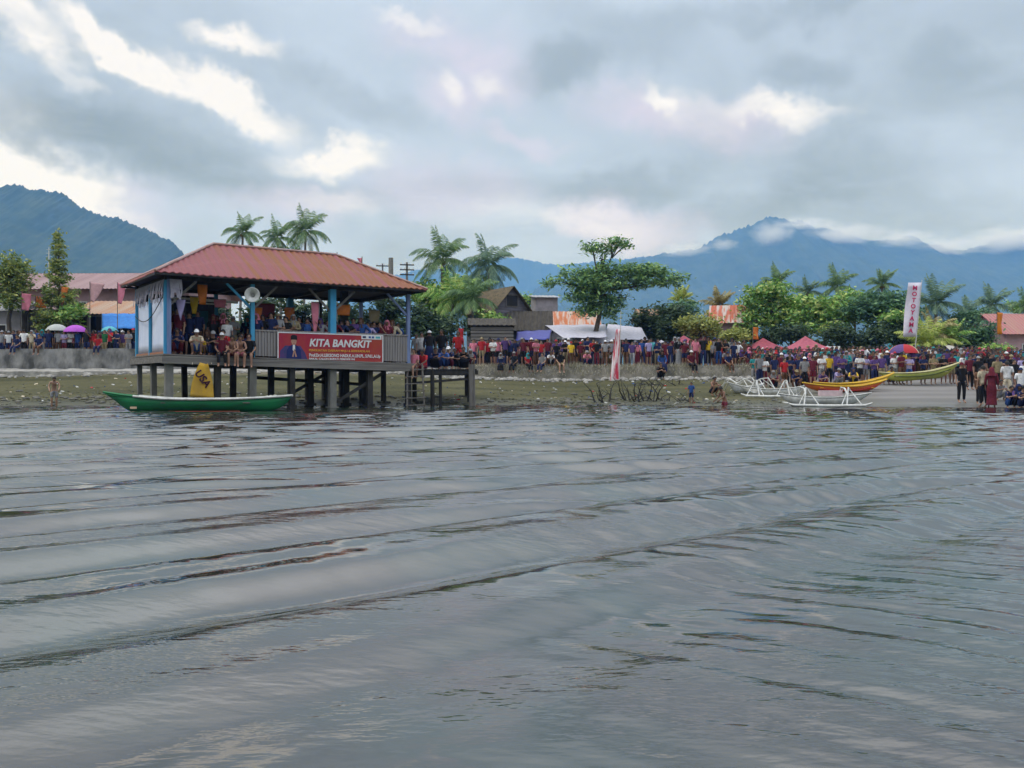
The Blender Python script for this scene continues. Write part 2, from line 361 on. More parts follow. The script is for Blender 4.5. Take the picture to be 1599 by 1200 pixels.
def wave_z(x, y):
    d = np.sqrt(x*x+y*y)
    e1 = .35+1.1*fbm(x*.22+3, y*.22, 2, 21); e2 = fbm(x*.35, y*.35+7, 2, 33); e3 = fbm(x*.5+9, y*.5, 2, 47)
    ph = 1.5*(fbm(x*.25, y*.25, 2, 61)-.4)
    nearl = 1-smooth(0.5, 4.5, x-.15*y)
    def w(nx, ny, lam, a, p0=0.0, ph_k=1.0, sharp=.3):
        k = 2*PI/lam; q = k*(nx*x+ny*y-p0)+ph*ph_k
        return a*(np.sin(q)+sharp*np.cos(2*q))
    z = (w(-.653, .757, 1.42, .040, 2.84)*e1 + w(-.60, .80, .73, .0115, .4, 1.5)*e2*1.6)*(.45+1.05*nearl)
    np_ = -.653*x+.757*y; z = z*(.22+.78*smooth(2.35, 3.0, np_))
    q2 = np_-2.62+.06*np.sin(x*2.1); z = z + .011*np.exp(-(q2/.16)**2)*smooth(-1.3, -.6, x)*(1-smooth(.0, .7, x))*(.6+.8*e2)
    z = z + w(-.50, .866, .60, .0135, .1, 1.9)*e3*1.6*smooth(5, 9, y)*(1-.5*smooth(2, 9, x)) + w(-.44, .898, .83, .0150, .5, 1.7)*e1*smooth(6, 10, y)*(1-.4*smooth(3, 12, x))
    z = z + w(-.52, .85, 2.1, .015, 1.0, .9)*e3*1.3*smooth(5, 11, y)
    z = z + w(-.38, .925, .95, .020, .3, 1.2)*e2*smooth(6, 11, y)*1.4
    z = z + w(-.72, .69, .47, .0042, .2, 2.0)*e3*1.3
    right = smooth(-.6, 1.8, x-.12*y+.35)
    ph2 = 3.6*(fbm(x*.5+5, y*.5, 3, 71)-.4)
    def w2(nx, ny, lam, a, p0=0.0):
        q = 2*PI/lam*(nx*x+ny*y-p0)+ph2*2.0
        return a*(np.sin(q)+.35*np.cos(2*q))
    z = z + (w2(.62, .78, .23, .0032)*(e2*2) + w2(.70, .71, .37, .0052, .3)*(e3*2) + w2(.5, .87, .15, .0008, .1)*(e1))*(.18+.95*right)*(1-.65*smooth(5, 11, y))
    z = z + w2(-.12, .993, .55, .0075, .2)*e2*2*smooth(6, 13, y)
    z = z + w2(-.3, .954, .36, .0050, .2)*e3*2*smooth(4.5, 11, y)
    calm = 1-.5*smooth(25, 36, y)
    return z*calm
def build_water():
    ys = [-8, -5, -3, -1.5, -.5, .3, .8, 1.2]
    y = 1.5
    while y < 58: ys.append(y); y += max(.016, .0052*y)
    ys = np.array(ys); nx = 760; u = np.linspace(-1, 1, nx)
    u = np.sign(u)*np.abs(u)**1.12
    Y = np.repeat(ys[:, None], nx, 1); X = u[None, :]*(1.02*np.maximum(Y, 1.0)+2.6)
    Z = wave_z(X, Y)
    v = np.stack([X, Y, Z], -1).reshape(-1, 3); ny = len(ys)
    i = np.arange(nx-1)[None, :]; j = np.arange(ny-1)[:, None]; a = j*nx+i
    f = np.stack([a, a+1, a+nx+1, a+nx], -1).reshape(-1, 4)
    m = bpy.data.materials.new('harbour_water'); m.use_nodes = True; t = m.node_tree; b = t.nodes['Principled BSDF']
    geo = nd(t, 'ShaderNodeNewGeometry')
    n0 = nd(t, 'ShaderNodeTexNoise'); n0.inputs['Scale'].default_value = .7; n0.inputs['Detail'].default_value = 3; t.links.new(geo.outputs['Position'], n0.inputs[0])
    mr = nd(t, 'ShaderNodeMapRange'); mr.inputs[1].default_value = .42; mr.inputs[2].default_value = .68; t.links.new(n0.outputs['Fac'], mr.inputs[0])
    t.links.new(mixc(t, mr.outputs[0], (.026, .023, .018, 1), (.014, .032, .025, 1)), b.inputs['Base Color'])
    b.inputs['Roughness'].default_value = .015; b.inputs['IOR'].default_value = 2.1; b.inputs['Specular IOR Level'].default_value = .5
    hs = None
    for rz, st, sc, amp in ((R(40), (.36, 1, 1), 9.0, .5), (R(-38), (.38, 1, 1), 16.0, .40), (R(5), (.5, 1, 1), 32.0, .24)):
        mp = nd(t, 'ShaderNodeMapping'); mp.inputs['Rotation'].default_value = (0, 0, -rz); mp.inputs['Scale'].default_value = st
        t.links.new(geo.outputs['Position'], mp.inputs[0])
        n = nd(t, 'ShaderNodeTexNoise'); n.inputs['Scale'].default_value = sc; n.inputs['Detail'].default_value = 2; t.links.new(mp.outputs[0], n.inputs[0])
        h = mth(t, 'MULTIPLY', n.outputs['Fac'], amp); hs = h if hs is None else mth(t, 'ADD', hs, h)
    mrp = nd(t, 'ShaderNodeMapRange'); mrp.inputs[1].default_value = .40; mrp.inputs[2].default_value = .60; mrp.inputs[3].default_value = .25; mrp.inputs[4].default_value = 1.7
    n9 = nd(t, 'ShaderNodeTexNoise'); n9.inputs['Scale'].default_value = .9; n9.inputs['Detail'].default_value = 3; mp9 = nd(t, 'ShaderNodeMapping'); mp9.inputs['Rotation'].default_value = (0, 0, R(-40)); mp9.inputs['Scale'].default_value = (.35, 1, 1)
    t.links.new(geo.outputs['Position'], mp9.inputs[0]); t.links.new(mp9.outputs[0], n9.inputs[0]); t.links.new(n9.outputs['Fac'], mrp.inputs[0])
    hs = mth(t, 'MULTIPLY', hs, mrp.outputs[0])
    bp = nd(t, 'ShaderNodeBump'); bp.inputs['Strength'].default_value = .5; bp.inputs['Distance'].default_value = .022
    spy = nd(t, 'ShaderNodeSeparateXYZ'); t.links.new(geo.outputs['Position'], spy.inputs[0])   # the breeze dies away towards the shore
    mry = nd(t, 'ShaderNodeMapRange'); t.links.new(spy.outputs[1], mry.inputs[0]); mry.inputs[1].default_value = 3; mry.inputs[2].default_value = 20; mry.inputs[3].default_value = .36; mry.inputs[4].default_value = .10
    t.links.new(mry.outputs[0], bp.inputs['Strength'])
    t.links.new(hs, bp.inputs['Height']); t.links.new(bp.outputs[0], b.inputs['Normal'])
    o = from_np('water', v, f, m, smooth=True); tag(o, kind='structure')
build_water()

FOREST = mat('mountain_forest', (.035, .06, .022, 1), (.06, .085, .035, 1), scale=.02, rough=.9, spec=.05, bump=0)
def mountain(name, D, prof, depth_f, depth_b, nx, nyf, rough, seed):
    """a ridge whose crest follows prof (px, py) at distance D, with gullied flanks"""
    pxs = np.array([p[0] for p in prof], float); pys = np.array([p[1] for p in prof], float)
    u = np.linspace(pxs[0], pxs[-1], nx)
    H = (HOR-np.interp(u, pxs, pys))/F*D
    H = H + rough*(fbm(u*.04, u*0, 4, seed)-.45)*2
    H = np.maximum(H, 0); jit = rough*.7*(vnoise(u*.9, u*0+3, seed+3)-.5)
    t = np.concatenate([np.linspace(-1, 0, nyf), np.linspace(0, 1, 8)[1:]])
    X0 = (u-800)/F*D
    XX, TT = np.meshgrid(X0, t); HH = np.repeat(H[None, :], len(t), 0)
    YY = np.where(TT < 0, D+TT*depth_f, D+TT*depth_b)
    s = 1-np.abs(TT)
    gul = np.abs(fbm(XX/D*26+TT*1.2, TT*2.2+seed, 4, seed+11)-.48)*2
    k = np.clip(s, 0, 1)**1.15
    ZZ = HH*k*(1-((.42 if D > 2000 else .0)*gul+.1)*(1-s)*1.3*(TT < 0)*np.clip(4*(1-s), 0, 1)) + (rough*.35 if D > 2000 else 5.0)*(vnoise(XX*.17, YY*.17, seed+31)-.5)*(s < 1)
    ZZ = ZZ+jit[None, :]*s**14
    ZZ = np.maximum(ZZ, -1.0)
    XX = XX + depth_f*(.16 if D > 2000 else .0)*(fbm(XX/D*9, TT*2, 2, seed+17)-.45)*(1-s)
    v = np.stack([XX, YY, ZZ], -1).reshape(-1, 3); ny = len(t)
    i = np.arange(nx-1)[None, :]; j = np.arange(ny-1)[:, None]; a = j*nx+i
    f = np.stack([a, a+1, a+nx+1, a+nx], -1).reshape(-1, 4)
    o = from_np(name, v, f, FOREST, smooth=False); tag(o, kind='structure')
mountain('hill', 1700, [(-420, 470), (-300, 380), (-180, 320), (-80, 300), (0, 290), (30, 288), (60, 297), (95, 304), (128, 320), (160, 336), (200, 350), (240, 363), (268, 378), (285, 392), (310, 430), (350, 480), (420, 560), (460, 597)], 800, 500, 520, 90, 9, 3)
mountain('mountain', 3300, [(560, 597), (700, 520), (800, 470), (860, 440), (930, 420), (990, 408), (1040, 398), (1085, 388), (1120, 372), (1160, 352), (1200, 340), (1240, 347), (1290, 356), (1330, 372), (1370, 376), (1420, 368), (1460, 382), (1500, 392), (1540, 380), (1580, 366), (1640, 380), (1750, 340), (1900, 420), (2100, 597)], 1500, 700, 620, 110, 16, 8)
mountain('mountain', 4700, [(420, 597), (520, 470), (600, 432), (700, 416), (780, 402), (815, 404), (870, 414), (930, 408), (1000, 402), (1060, 396), (1150, 420), (1300, 597)], 900, 500, 420, 50, 14, 14)

def build_haze():
    m = bpy.data.materials.new('haze_air'); m.use_nodes = True; t = m.node_tree; t.nodes.clear()
    o = nd(t, 'ShaderNodeOutputMaterial'); v = nd(t, 'ShaderNodeVolumePrincipled')
    v.inputs['Color'].default_value = (*HAZE_C, 1); v.inputs['Absorption Color'].default_value = (1, 1, 1, 1)
    v.inputs['Density'].default_value = HAZE_D; v.inputs['Anisotropy'].default_value = 0.0
    t.links.new(v.outputs[0], o.inputs['Volume'])
    b = MB(); b.box((0, 2930, 360), (9000, 6000, 726)); h = b.build('haze', m); tag(h, kind='stuff')
build_haze()

# ------------------------------------------------------------------ people
CLOTH = objmat('cloth', .85); SKIN = objmat('skin', .6, .12, 20, .3)
HAIRM = mat('hair', (.012, .010, .009, 1), (.022, .018, .015, 1), scale=30, rough=.6, spec=.3)
DARKM = mat('eye_and_brow', (.015, .012, .01, 1), rough=.4)
LIPM = mat('lips', (.22, .09, .075, 1), rough=.5)
def skin_mesh(J, E, root, levels, mats):
    names = list(J); idx = {n: i for i, n in enumerate(names)}
    me = bpy.data.meshes.new('body'); me.from_pydata([J[n][0] for n in names], [(idx[a], idx[b]) for a, b in E], [])
    ob = bpy.data.objects.new('body', me); COL.objects.link(ob)
    md = ob.modifiers.new('s', 'SKIN'); md.use_smooth_shade = True; md.branch_smoothing = .3
    for i, n in enumerate(names):
        r = J[n][1]; me.skin_vertices[0].data[i].radius = r if hasattr(r, '__len__') else (r, r)
        me.skin_vertices[0].data[i].use_root = (n == root)
    ss = ob.modifiers.new('u', 'SUBSURF'); ss.levels = levels; ss.render_levels = levels
    out = evaluated(ob); bpy.data.objects.remove(ob); bpy.data.meshes.remove(me)
    out.materials.clear()
    for m in mats: out.materials.append(m)
    return out
V = Vector
BASE = dict(pelvis=(0, .01, .94), spine=(0, .0, 1.10), chest=(0, .01, 1.27), neck=(0, .015, 1.44), head=(0, 0, 1.555),
            sr=(.175, .01, 1.37), er=(.225, .03, 1.11), wr=(.235, -.04, .87), sl=(-.175, .01, 1.37), el=(-.225, .03, 1.11), wl=(-.235, -.04, .87),
            hr=(.095, .01, .89), kr=(.105, -.01, .49), ar=(.11, .03, .085), hl=(-.095, .01, .89), kl=(-.105, -.01, .49), al=(-.11, .03, .085),
            fr=(.03, -1, 0), fl=(-.03, -1, 0))
POSES = {
 'stand': {},
 'phone': dict(er=(.25, -.09, 1.16), wr=(.13, -.30, 1.40), el=(-.24, .04, 1.12), wl=(-.22, -.08, .89)),
 'folded': dict(er=(.25, -.03, 1.13), wr=(.03, -.20, 1.13), el=(-.25, -.03, 1.13), wl=(-.05, -.19, 1.17)),
 'hips': dict(er=(.37, .05, 1.15), wr=(.19, -.05, .985), el=(-.37, .05, 1.15), wl=(-.19, -.05, .985)),
 'walk': dict(kr=(.10, -.17, .52), ar=(.10, -.20, .10), kl=(-.10, .05, .49), al=(-.10, .30, .16), er=(.23, .13, 1.13), wr=(.22, .12, .89), el=(-.23, -.07, 1.12), wl=(-.21, -.24, .93)),
 'carry': dict(er=(.30, -.04, 1.40), wr=(.20, -.12, 1.66), el=(-.30, -.04, 1.40), wl=(-.20, -.12, 1.66)),
 'wade': dict(pelvis=(0, .06, .90), spine=(0, .02, 1.06), chest=(0, -.05, 1.22), neck=(0, -.11, 1.37), head=(0, -.18, 1.49), sr=(.17, -.08, 1.32), sl=(-.17, -.08, 1.32),
              er=(.24, -.18, 1.10), wr=(.20, -.36, .98), el=(-.24, -.15, 1.09), wl=(-.22, -.34, .95), hr=(.095, .05, .86), hl=(-.095, .05, .86)),
}
def _sit(dz, legs):
    b = dict(pelvis=(0, .03, .11), spine=(0, .03, .27), chest=(0, .02, .44), neck=(0, .0, .61), head=(0, -.02, .745), sr=(.175, 0, .54), sl=(-.175, 0, .54),
             er=(.23, -.08, .30), wr=(.15, -.30, .17), el=(-.23, -.08, .30), wl=(-.15, -.30, .17), hr=(.095, -.02, .09), hl=(-.095, -.02, .09))
    b.update(legs); return b
POSES['sit_edge'] = _sit(0, dict(kr=(.11, -.44, .08), ar=(.12, -.43, -.33), kl=(-.11, -.43, .08), al=(-.12, -.47, -.33)))
POSES['sit_lean'] = _sit(0, dict(chest=(0, -.06, .42), neck=(0, -.12, .58), head=(0, -.18, .70), sr=(.17, -.10, .52), sl=(-.17, -.10, .52), er=(.21, -.27, .30), wr=(.06, -.42, .20), el=(-.21, -.27, .30), wl=(-.05, -.44, .22),
                    kr=(.13, -.43, .09), ar=(.10, -.38, -.32), kl=(-.13, -.43, .09), al=(-.12, -.45, -.33)))
POSES['squat'] = dict(pelvis=(0, .12, .24), spine=(0, .08, .40), chest=(0, .0, .56), neck=(0, -.06, .72), head=(0, -.10, .85), sr=(.175, -.03, .65), sl=(-.175, -.03, .65),
             er=(.24, -.20, .46), wr=(.10, -.38, .50), el=(-.24, -.20, .46), wl=(-.08, -.38, .53), hr=(.095, .09, .22), hl=(-.095, .09, .22),
             kr=(.17, -.26, .46), ar=(.14, -.03, .085), kl=(-.17, -.26, .46), al=(-.14, -.03, .085), fr=(.2, -1, 0), fl=(-.2, -1, 0))
def joints(pose):
    d = dict(BASE); d.update(POSES[pose]); return {k: V(v) for k, v in d.items()}
def person_meshes(pose, kind):
    """kind: trousers | shorts | skirt; the body is one skinned surface with fingers, the garments grow from the same joints"""
    j = joints(pose); J = {}; E = []
    up = (j['head']-j['neck']).normalized(); fw = V((0, -1, 0)); fw = (fw-up*fw.dot(up)).normalized()
    def a(n, p, r, to=None):
        J[n] = (tuple(p), r)
        if to: E.append((to, n))
    a('pelvis', j['pelvis'], (.125, .092)); a('spine', j['spine'], (.112, .08), 'pelvis'); a('chest', j['chest'], (.135, .092), 'spine'); a('yoke', j['chest'].lerp(j['neck'], .62), (.10, .07), 'chest')
    a('neck', j['neck'], .062, 'yoke'); a('jaw', j['head']-up*.070+fw*.014, (.066, .074), 'neck'); a('mid', j['head']+up*.015, (.088, .108), 'jaw'); a('top', j['head']+up*.108-fw*.01, (.066, .08), 'mid')
    a('nose', j['head']-up*.012+fw*.112, .012, 'mid')
    for s in 'rl':
        sg = 1 if s == 'r' else -1
        a('s'+s, j['s'+s]+up*.015, .055, 'yoke'); a('e'+s, j['e'+s], .038, 's'+s); a('w'+s, j['w'+s], .025, 'e'+s)
        d = (j['w'+s]-j['e'+s]).normalized(); side = d.cross(V((sg, .2, .3))).normalized()
        a('p'+s, j['w'+s]+d*.055, (.034, .018), 'w'+s)
        pal = j['w'+s]+d*.055; curl = V((-sg, 0, 0)); curl = (curl-d*curl.dot(d)).normalized()
        for k, ln in enumerate((.062, .075, .070, .052)):
            o = side*(k-1.5)*.019
            q1 = pal+d*.042+o; a(f'f{k}a'+s, q1, .0095, 'p'+s); a(f'f{k}b'+s, q1+d*ln*.55+curl*.012, .0085, f'f{k}a'+s); a(f'f{k}c'+s, q1+d*ln+curl*.032, .0065, f'f{k}b'+s)
        t1 = pal-d*.01-side*.040+curl*.012; a('ta'+s, t1, .011, 'p'+s); a('tb'+s, t1+d*.035-side*.010+curl*.014, .009, 'ta'+s)
        a('h'+s, j['h'+s], .088, 'pelvis'); a('k'+s, j['k'+s], .056, 'h'+s); a('c'+s, j['k'+s].lerp(j['a'+s], .3), .055, 'k'+s); a('a'+s, j['a'+s], .036, 'c'+s)
        ft = j['f'+s].normalized(); a('b'+s, j['a'+s]+ft*.10-V((0, 0, .045)), (.038, .024), 'a'+s); a('t'+s, j['a'+s]+ft*.17-V((0, 0, .058)), (.036, .016), 'b'+s)
    body = skin_mesh(J, E, 'pelvis', 1, [SKIN, DARKM, LIPM])
    # face: eyes, brows, mouth and ears set into the head
    fb = MB(); rt = up.cross(fw).normalized()
    def fc(x, y, z): return j['head']+rt*x+fw*y+up*z
    fb.cur = 1
    for sx in (-1, 1): fb.ball(fc(.030*sx, .074, .010), (.013, .009, .007), 6, 4); fb.ball(fc(.031*sx, .078, .030), (.019, .006, .004), 6, 4)
    fb.cur = 2; fb.ball(fc(0, .070, -.052), (.022, .010, .007), 6, 4)
    fb.cur = 0
    for sx in (-1, 1): fb.ball(fc(.074*sx, -.005, -.005), (.012, .020, .030), 6, 4)
    bm = bmesh.new(); bm.from_mesh(body); tmp = fb.mesh('t', [SKIN, DARKM, LIPM], True); bm.from_mesh(tmp); bm.to_mesh(body); bm.free(); bpy.data.meshes.remove(tmp)
    body.name = 'person_body'
    G = {}; GE = []
    def g(n, p, r, to=None):
        G[n] = (tuple(p), r)
        if to: GE.append((to, n))
    low = j['pelvis'].lerp(j['spine'], -.45)
    g('w', low, (.165, .135)); g('hip', j['pelvis'].lerp(j['spine'], .1), (.168, .135), 'w'); g('spine', j['spine'], (.158, .125), 'hip'); g('chest', j['chest'], (.178, .135), 'spine'); g('yk', j['chest'].lerp(j['neck'], .6), (.14, .105), 'chest'); g('nk', j['chest'].lerp(j['neck'], .98), (.082, .078), 'yk')
    for s in 'rl':
        g('s'+s, j['s'+s]+up*.015, .076, 'yk'); g('u'+s, j['s'+s].lerp(j['e'+s], .45), .060, 's'+s); g('v'+s, j['s'+s].lerp(j['e'+s], .85 if kind != 'skirt' else 1.0), .060, 'u'+s)
        if kind == 'skirt': g('q'+s, j['e'+s].lerp(j['w'+s], .8), .046, 'v'+s)
    shirt = skin_mesh(G, GE, 'chest', 1, [CLOTH]); shirt.name = 'shirt'
    G = {}; GE = []
    g('pelvis', j['pelvis'], (.138, .112)); g('top', j['pelvis'].lerp(j['spine'], .45), (.128, .10), 'pelvis')
    for s in 'rl':
        e = {'trousers': .90, 'shorts': .0, 'skirt': .80}[kind]
        wide = {'trousers': 0, 'shorts': .012, 'skirt': .045}[kind]
        g('h'+s, j['h'+s], .108+wide*.3, 'pelvis'); 
        if kind == 'shorts':
            g('k'+s, j['h'+s].lerp(j['k'+s], .55), .086, 'h'+s); g('a'+s, j['h'+s].lerp(j['k'+s], .92), .082, 'k'+s)
        else:
            g('k'+s, j['k'+s], .074+wide, 'h'+s); g('a'+s, j['k'+s].lerp(j['a'+s], e), .058+wide*1.2, 'k'+s)
    if kind == 'skirt':            # one cloth tube round both legs
        km = (j['kr']+j['kl'])/2; am = (j['ar']+j['al'])/2; kw = (j['kr']-j['kl']).length/2; aw = (j['ar']-j['al']).length/2
        ky = abs(j['kr'].y-j['kl'].y)/2; ay = abs(j['ar'].y-j['al'].y)/2
        C = [j['pelvis'].lerp(j['spine'], .7), j['pelvis'], j['pelvis'].lerp(km, .4), km, km.lerp(am, .5), km.lerp(am, .92)]
        RR = [(.13, .10), (.165, .135), (kw+.09, .125+ky*.5), (kw+.075, .10+ky), (aw+.08, .10+(ky+ay)/2), (aw+.10, .11+ay)]
        b = MB(); n = 14
        def pf(u, v):
            q = v*5; i = min(4, int(q)); t = q-i; c = C[i].lerp(C[i+1], t); d = (C[min(5, i+1)]-C[i]); d0 = (C[min(5, i+2)]-C[max(0, i)]).normalized()
            yv = d0.cross(V((1, 0, 0))).normalized(); rx = RR[i][0]*(1-t)+RR[i+1][0]*t; ry = RR[i][1]*(1-t)+RR[i+1][1]*t
            a = 2*PI*u; k = 1+.03*math.sin(a*6)*v
            return c+V((1, 0, 0))*rx*k*math.cos(a)+yv*ry*k*math.sin(a)
        b.grid(pf, n, 10); tr = b.mesh('skirt', CLOTH, True)
    else: tr = skin_mesh(G, GE, 'pelvis', 1, [CLOTH])
    tr.name = {'trousers': 'trousers', 'shorts': 'shorts', 'skirt': 'long_skirt'}[kind]
    return dict(body=body, shirt=shirt, low=tr, head=j['head'], tilt=math.atan2(-fw.z, -fw.y) if abs(fw.z) > 1e-4 else 0.0)
def headgear():
    G = {}
    def cap_of(r, z0, back):       # a shell over the skull, cut off in front
        b = MB()
        def pf(u, v):
            a = 2*PI*u; t = v*PI/2; f = -math.cos(a)      # a=0 -> back, front at pi
            low = z0 if math.sin(a-PI/2)*-1 > -.2 else back
            front = .5-.5*math.cos(a)                     # 1 at the face
            lo = back*(1-front**1.5)+z0*front**1.5
            z = lo+(1.0-lo)*math.sin(t); rr = math.sqrt(max(0, 1-max(z, -1)**2)) if z > 0 else 1.0-.1*z*z
            return V((r[0]*rr*math.sin(a), r[1]*rr*math.cos(a), r[2]*z))
        b.grid(pf, 16, 7); return b
    b = cap_of((.092, .110, .124), .62, -.42); G['hair'] = b.mesh('hair', HAIRM, True)
    b = cap_of((.096, .114, .126), .64, -.75); b.tube([(0, .10, .0), (0, .13, -.09), (0, .12, -.2), (0, .11, -.27)], [.04, .045, .035, .012], 8); G['long_hair'] = b.mesh('long_hair', HAIRM, True)
    b = cap_of((.098, .116, .128), .34, .02); b.slab(lambda u, v: (.075*(2*u-1), -.085-.085*v*(1-.35*(2*u-1)**2), .050-.012*v+.012*(1-(2*u-1)**2)), 6, 3, (0, 0, -.006)); G['cap'] = b.mesh('cap', CLOTH, True)
    b = MB()                       # headscarf: hood with a face opening, falling over the shoulders
    def hood(u, v):
        a = 2*PI*u; fr = .5-.5*math.cos(a)
        if v < .5:
            t = v/.5; z = 1.05-t*(1.05+.15); rr = math.sqrt(max(0, 1-(max(z, -.2)/1.06)**2))
            z2 = z*.135; r0, r1 = .106*rr, .122*rr
        else:
            t = (v-.5)/.5; z2 = -.02-.23*t; r0 = .104+.085*t**1.2; r1 = .120+.03*t
        return V((r0*math.sin(a), r1*math.cos(a)+(.0 if v < .5 else .01), z2))
    b.grid(hood, 24, 18)
    keep = []
    for f in b.f:
        c = sum((V(b.v[i]) for i in f), V())/4
        if not (c.y < -.04 and abs(c.x) < .066 and -.085 < c.z < .078): keep.append(f)
    b.f = keep; b.mi = [0]*len(keep)
    G['headscarf'] = b.mesh('headscarf', CLOTH, True)
    b = MB(); b.grid(lambda u, v: V((.25*v*math.sin(2*PI*u), .25*v*math.cos(2*PI*u), .13-.12*v**1.3)), 16, 4); G['straw_hat'] = b.mesh('straw_hat', CLOTH, True)
    return G
GEAR = headgear()
PM = {}
def pm(pose, kind):
    if (pose, kind) not in PM: PM[(pose, kind)] = person_meshes(pose, kind)
    return PM[(pose, kind)]
PAL = dict(red=(.42, .025, .03), pink=(.62, .20, .27), maroon=(.13, .018, .03), orange=(.62, .18, .03), yellow=(.68, .45, .03), cream=(.6, .52, .38), white=(.74, .74, .75), grey=(.26, .26, .27),
           black=(.013, .013, .015), navy=(.018, .026, .085), blue=(.035, .09, .29), purple=(.10, .055, .19), teal=(.03, .24, .25), green=(.03, .17, .06), brown=(.11, .055, .03), khaki=(.26, .21, .12), lilac=(.38, .33, .56), turquoise=(.10, .42, .46))
SKINS = [(.25, .135, .088), (.31, .175, .118), (.19, .10, .065), (.37, .22, .15), (.22, .118, .076)]
rp_ = random.Random(7)
USED = set(); NPEOPLE = 0
LOWNAME = {'trousers': 'trousers', 'shorts': 'shorts', 'skirt': 'long skirt'}
GEARTXT = {'hair': '', 'long_hair': 'long hair', 'cap': '{} cap', 'headscarf': '{} headscarf', 'straw_hat': 'straw hat'}
DO = {'stand': 'standing', 'phone': 'standing with a raised hand', 'folded': 'standing arms folded', 'hips': 'standing hands on hips', 'walk': 'walking', 'carry': 'reaching up', 'wade': 'wading', 'sit_edge': 'sitting', 'sit_lean': 'sitting hunched', 'squat': 'crouching'}
def person(loc, place, group, pose='stand', kind='trousers', shirt='red', low='black', gear='hair', gcol='white', rz=0.0, scale=None, bare=False, child=False, fixed=False, lean=0.0):
    """place: short phrase for where, made unique by clothing; changes the clothing a little rather than repeat a label"""
    global NPEOPLE
    tries = 0
    while True:
        gt = GEARTXT[gear].format(gcol)
        who = 'child' if child else 'person'
        bits = f"{who} in {shirt} top, {low} {LOWNAME[kind]}" if not bare else f"bare-chested {who} in {low} {LOWNAME[kind]}"
        if gt: bits += f", {gt},"
        lab = f"{bits} {place}" if pose in ('stand', 'folded', 'hips', 'phone', 'carry') or 'ing ' in place else f"{bits} {DO[pose].split(' ')[0]} {place}"
        while len(lab.split()) > 16 and ' the ' in lab: lab = lab.replace(' the ', ' ', 1)
        if len(lab.split()) > 16 and DO[pose].split(' ')[0] in lab: lab = lab.replace(DO[pose].split(' ')[0]+' ', '', 1)
        key = lab
        if key not in USED or fixed: break
        tries += 1
        if tries % 3 == 1: low = rp_.choice(['black', 'navy', 'grey', 'brown', 'khaki', 'blue', 'maroon', 'cream'])
        elif tries % 3 == 2: gear = rp_.choice(['hair', 'cap', 'headscarf', 'long_hair']); gcol = rp_.choice(['red', 'black', 'navy', 'pink', 'grey', 'maroon'])
        else: shirt = rp_.choice(list(PAL)); bare = False
        if gear == 'headscarf': bare = False
    USED.add(key)
    if len(lab.split()) > 16: print('LONG', lab)
    M = pm(pose, kind); sc = scale or rp_.uniform(.93, 1.04)*(.72 if child else 1)
    o = put('person', M['body'], None, loc, (0, 0, rz), (sc, sc, sc), (*rp_.choice(SKINS), 1)); tag(o, lab, 'person', group)
    if lean: o.rotation_euler = (lean, 0, rz)
    def vc(c, k=.16): 
        q = rp_.uniform(1-k, 1+k); return tuple(min(.85, v*q) for v in PAL[c])+(1,)
    if not bare: put('shirt', M['shirt'], o, color=vc(shirt))
    put({'trousers': 'trousers', 'shorts': 'shorts', 'skirt': 'long_skirt'}[kind], M['low'], o, color=vc(low))
    h = put(gear, GEAR[gear], o, M['head'], (M['tilt'], 0, 0), color=vc(gcol) if gear != 'straw_hat' else (.5, .4, .22, 1))
    if gear in ('cap', 'straw_hat'): put('hair', GEAR['hair'], o, M['head'], (M['tilt'], 0, 0))
    NPEOPLE += 1
    return o

# ------------------------------------------------------------------ shared materials
WOOD = mat('weathered_wood', (.20, .185, .165, 1), (.10, .09, .08, 1), 6, .85, .3, (1, 1, .15))
WOODH = mat('weathered_boards', (.22, .205, .185, 1), (.12, .11, .10, 1), 5, .85, .3, (.12, 1, 2.5))
DARKWOOD = mat('dark_wet_wood', (.035, .032, .028, 1), (.015, .014, .013, 1), 6, .6, .3, (1, 1, .2))
CONC = mat('concrete', (.24, .235, .22, 1), (.15, .145, .13, 1), 3, .9, .3)
BLUE = mat('blue_paint', (.045, .28, .52, 1), (.08, .33, .52, 1), 6, .6, .1, (1, 1, .2))
BLUEG = mat('faded_blue_paint', (.20, .26, .44, 1), (.12, .16, .30, 1), 6, .7, .1, (1, 1, .2))
WHITEW = mat('white_paint', (.64, .64, .62, 1), (.42, .42, .39, 1), 5, .5, .1)
GALV = mat('galvanised_steel', (.45, .46, .47, 1), (.33, .33, .34, 1), 8, .4, .05, metal=.5)
ROOF_F = mat('rusty_red_roof', (.215, .062, .068, 1), (.20, .070, .024, 1), 1.9, .6, .05, (2.0, .055, .09), lo=.48, hi=.60, detail=8)
ROOF_S = mat('rusty_red_roof_side', (.215, .062, .068, 1), (.19, .064, .024, 1), 1.5, .6, .05, (.07, 1.7, .10), lo=.42, hi=.62, detail=8)
def rust_drift(m, a, b, k):
    # the sheets towards the middle and right of the roof have rusted more
    t = m.node_tree; mr = [n for n in t.nodes if n.type == 'MAP_RANGE'][0]; nz = [n for n in t.nodes if n.type == 'TEX_NOISE'][0]
    tc = [n for n in t.nodes if n.type == 'TEX_COORD'][0]; sp = nd(t, 'ShaderNodeSeparateXYZ'); t.links.new(tc.outputs['Object'], sp.inputs[0])
    r2 = nd(t, 'ShaderNodeMapRange'); t.links.new(sp.outputs[0], r2.inputs[0]); r2.inputs[1].default_value = a; r2.inputs[2].default_value = b; r2.inputs[3].default_value = -k; r2.inputs[4].default_value = k
    t.links.new(mth(t, 'ADD', nz.outputs['Fac'], r2.outputs[0]), mr.inputs[0])
rust_drift(ROOF_F, 1.0, 5.5, .075)
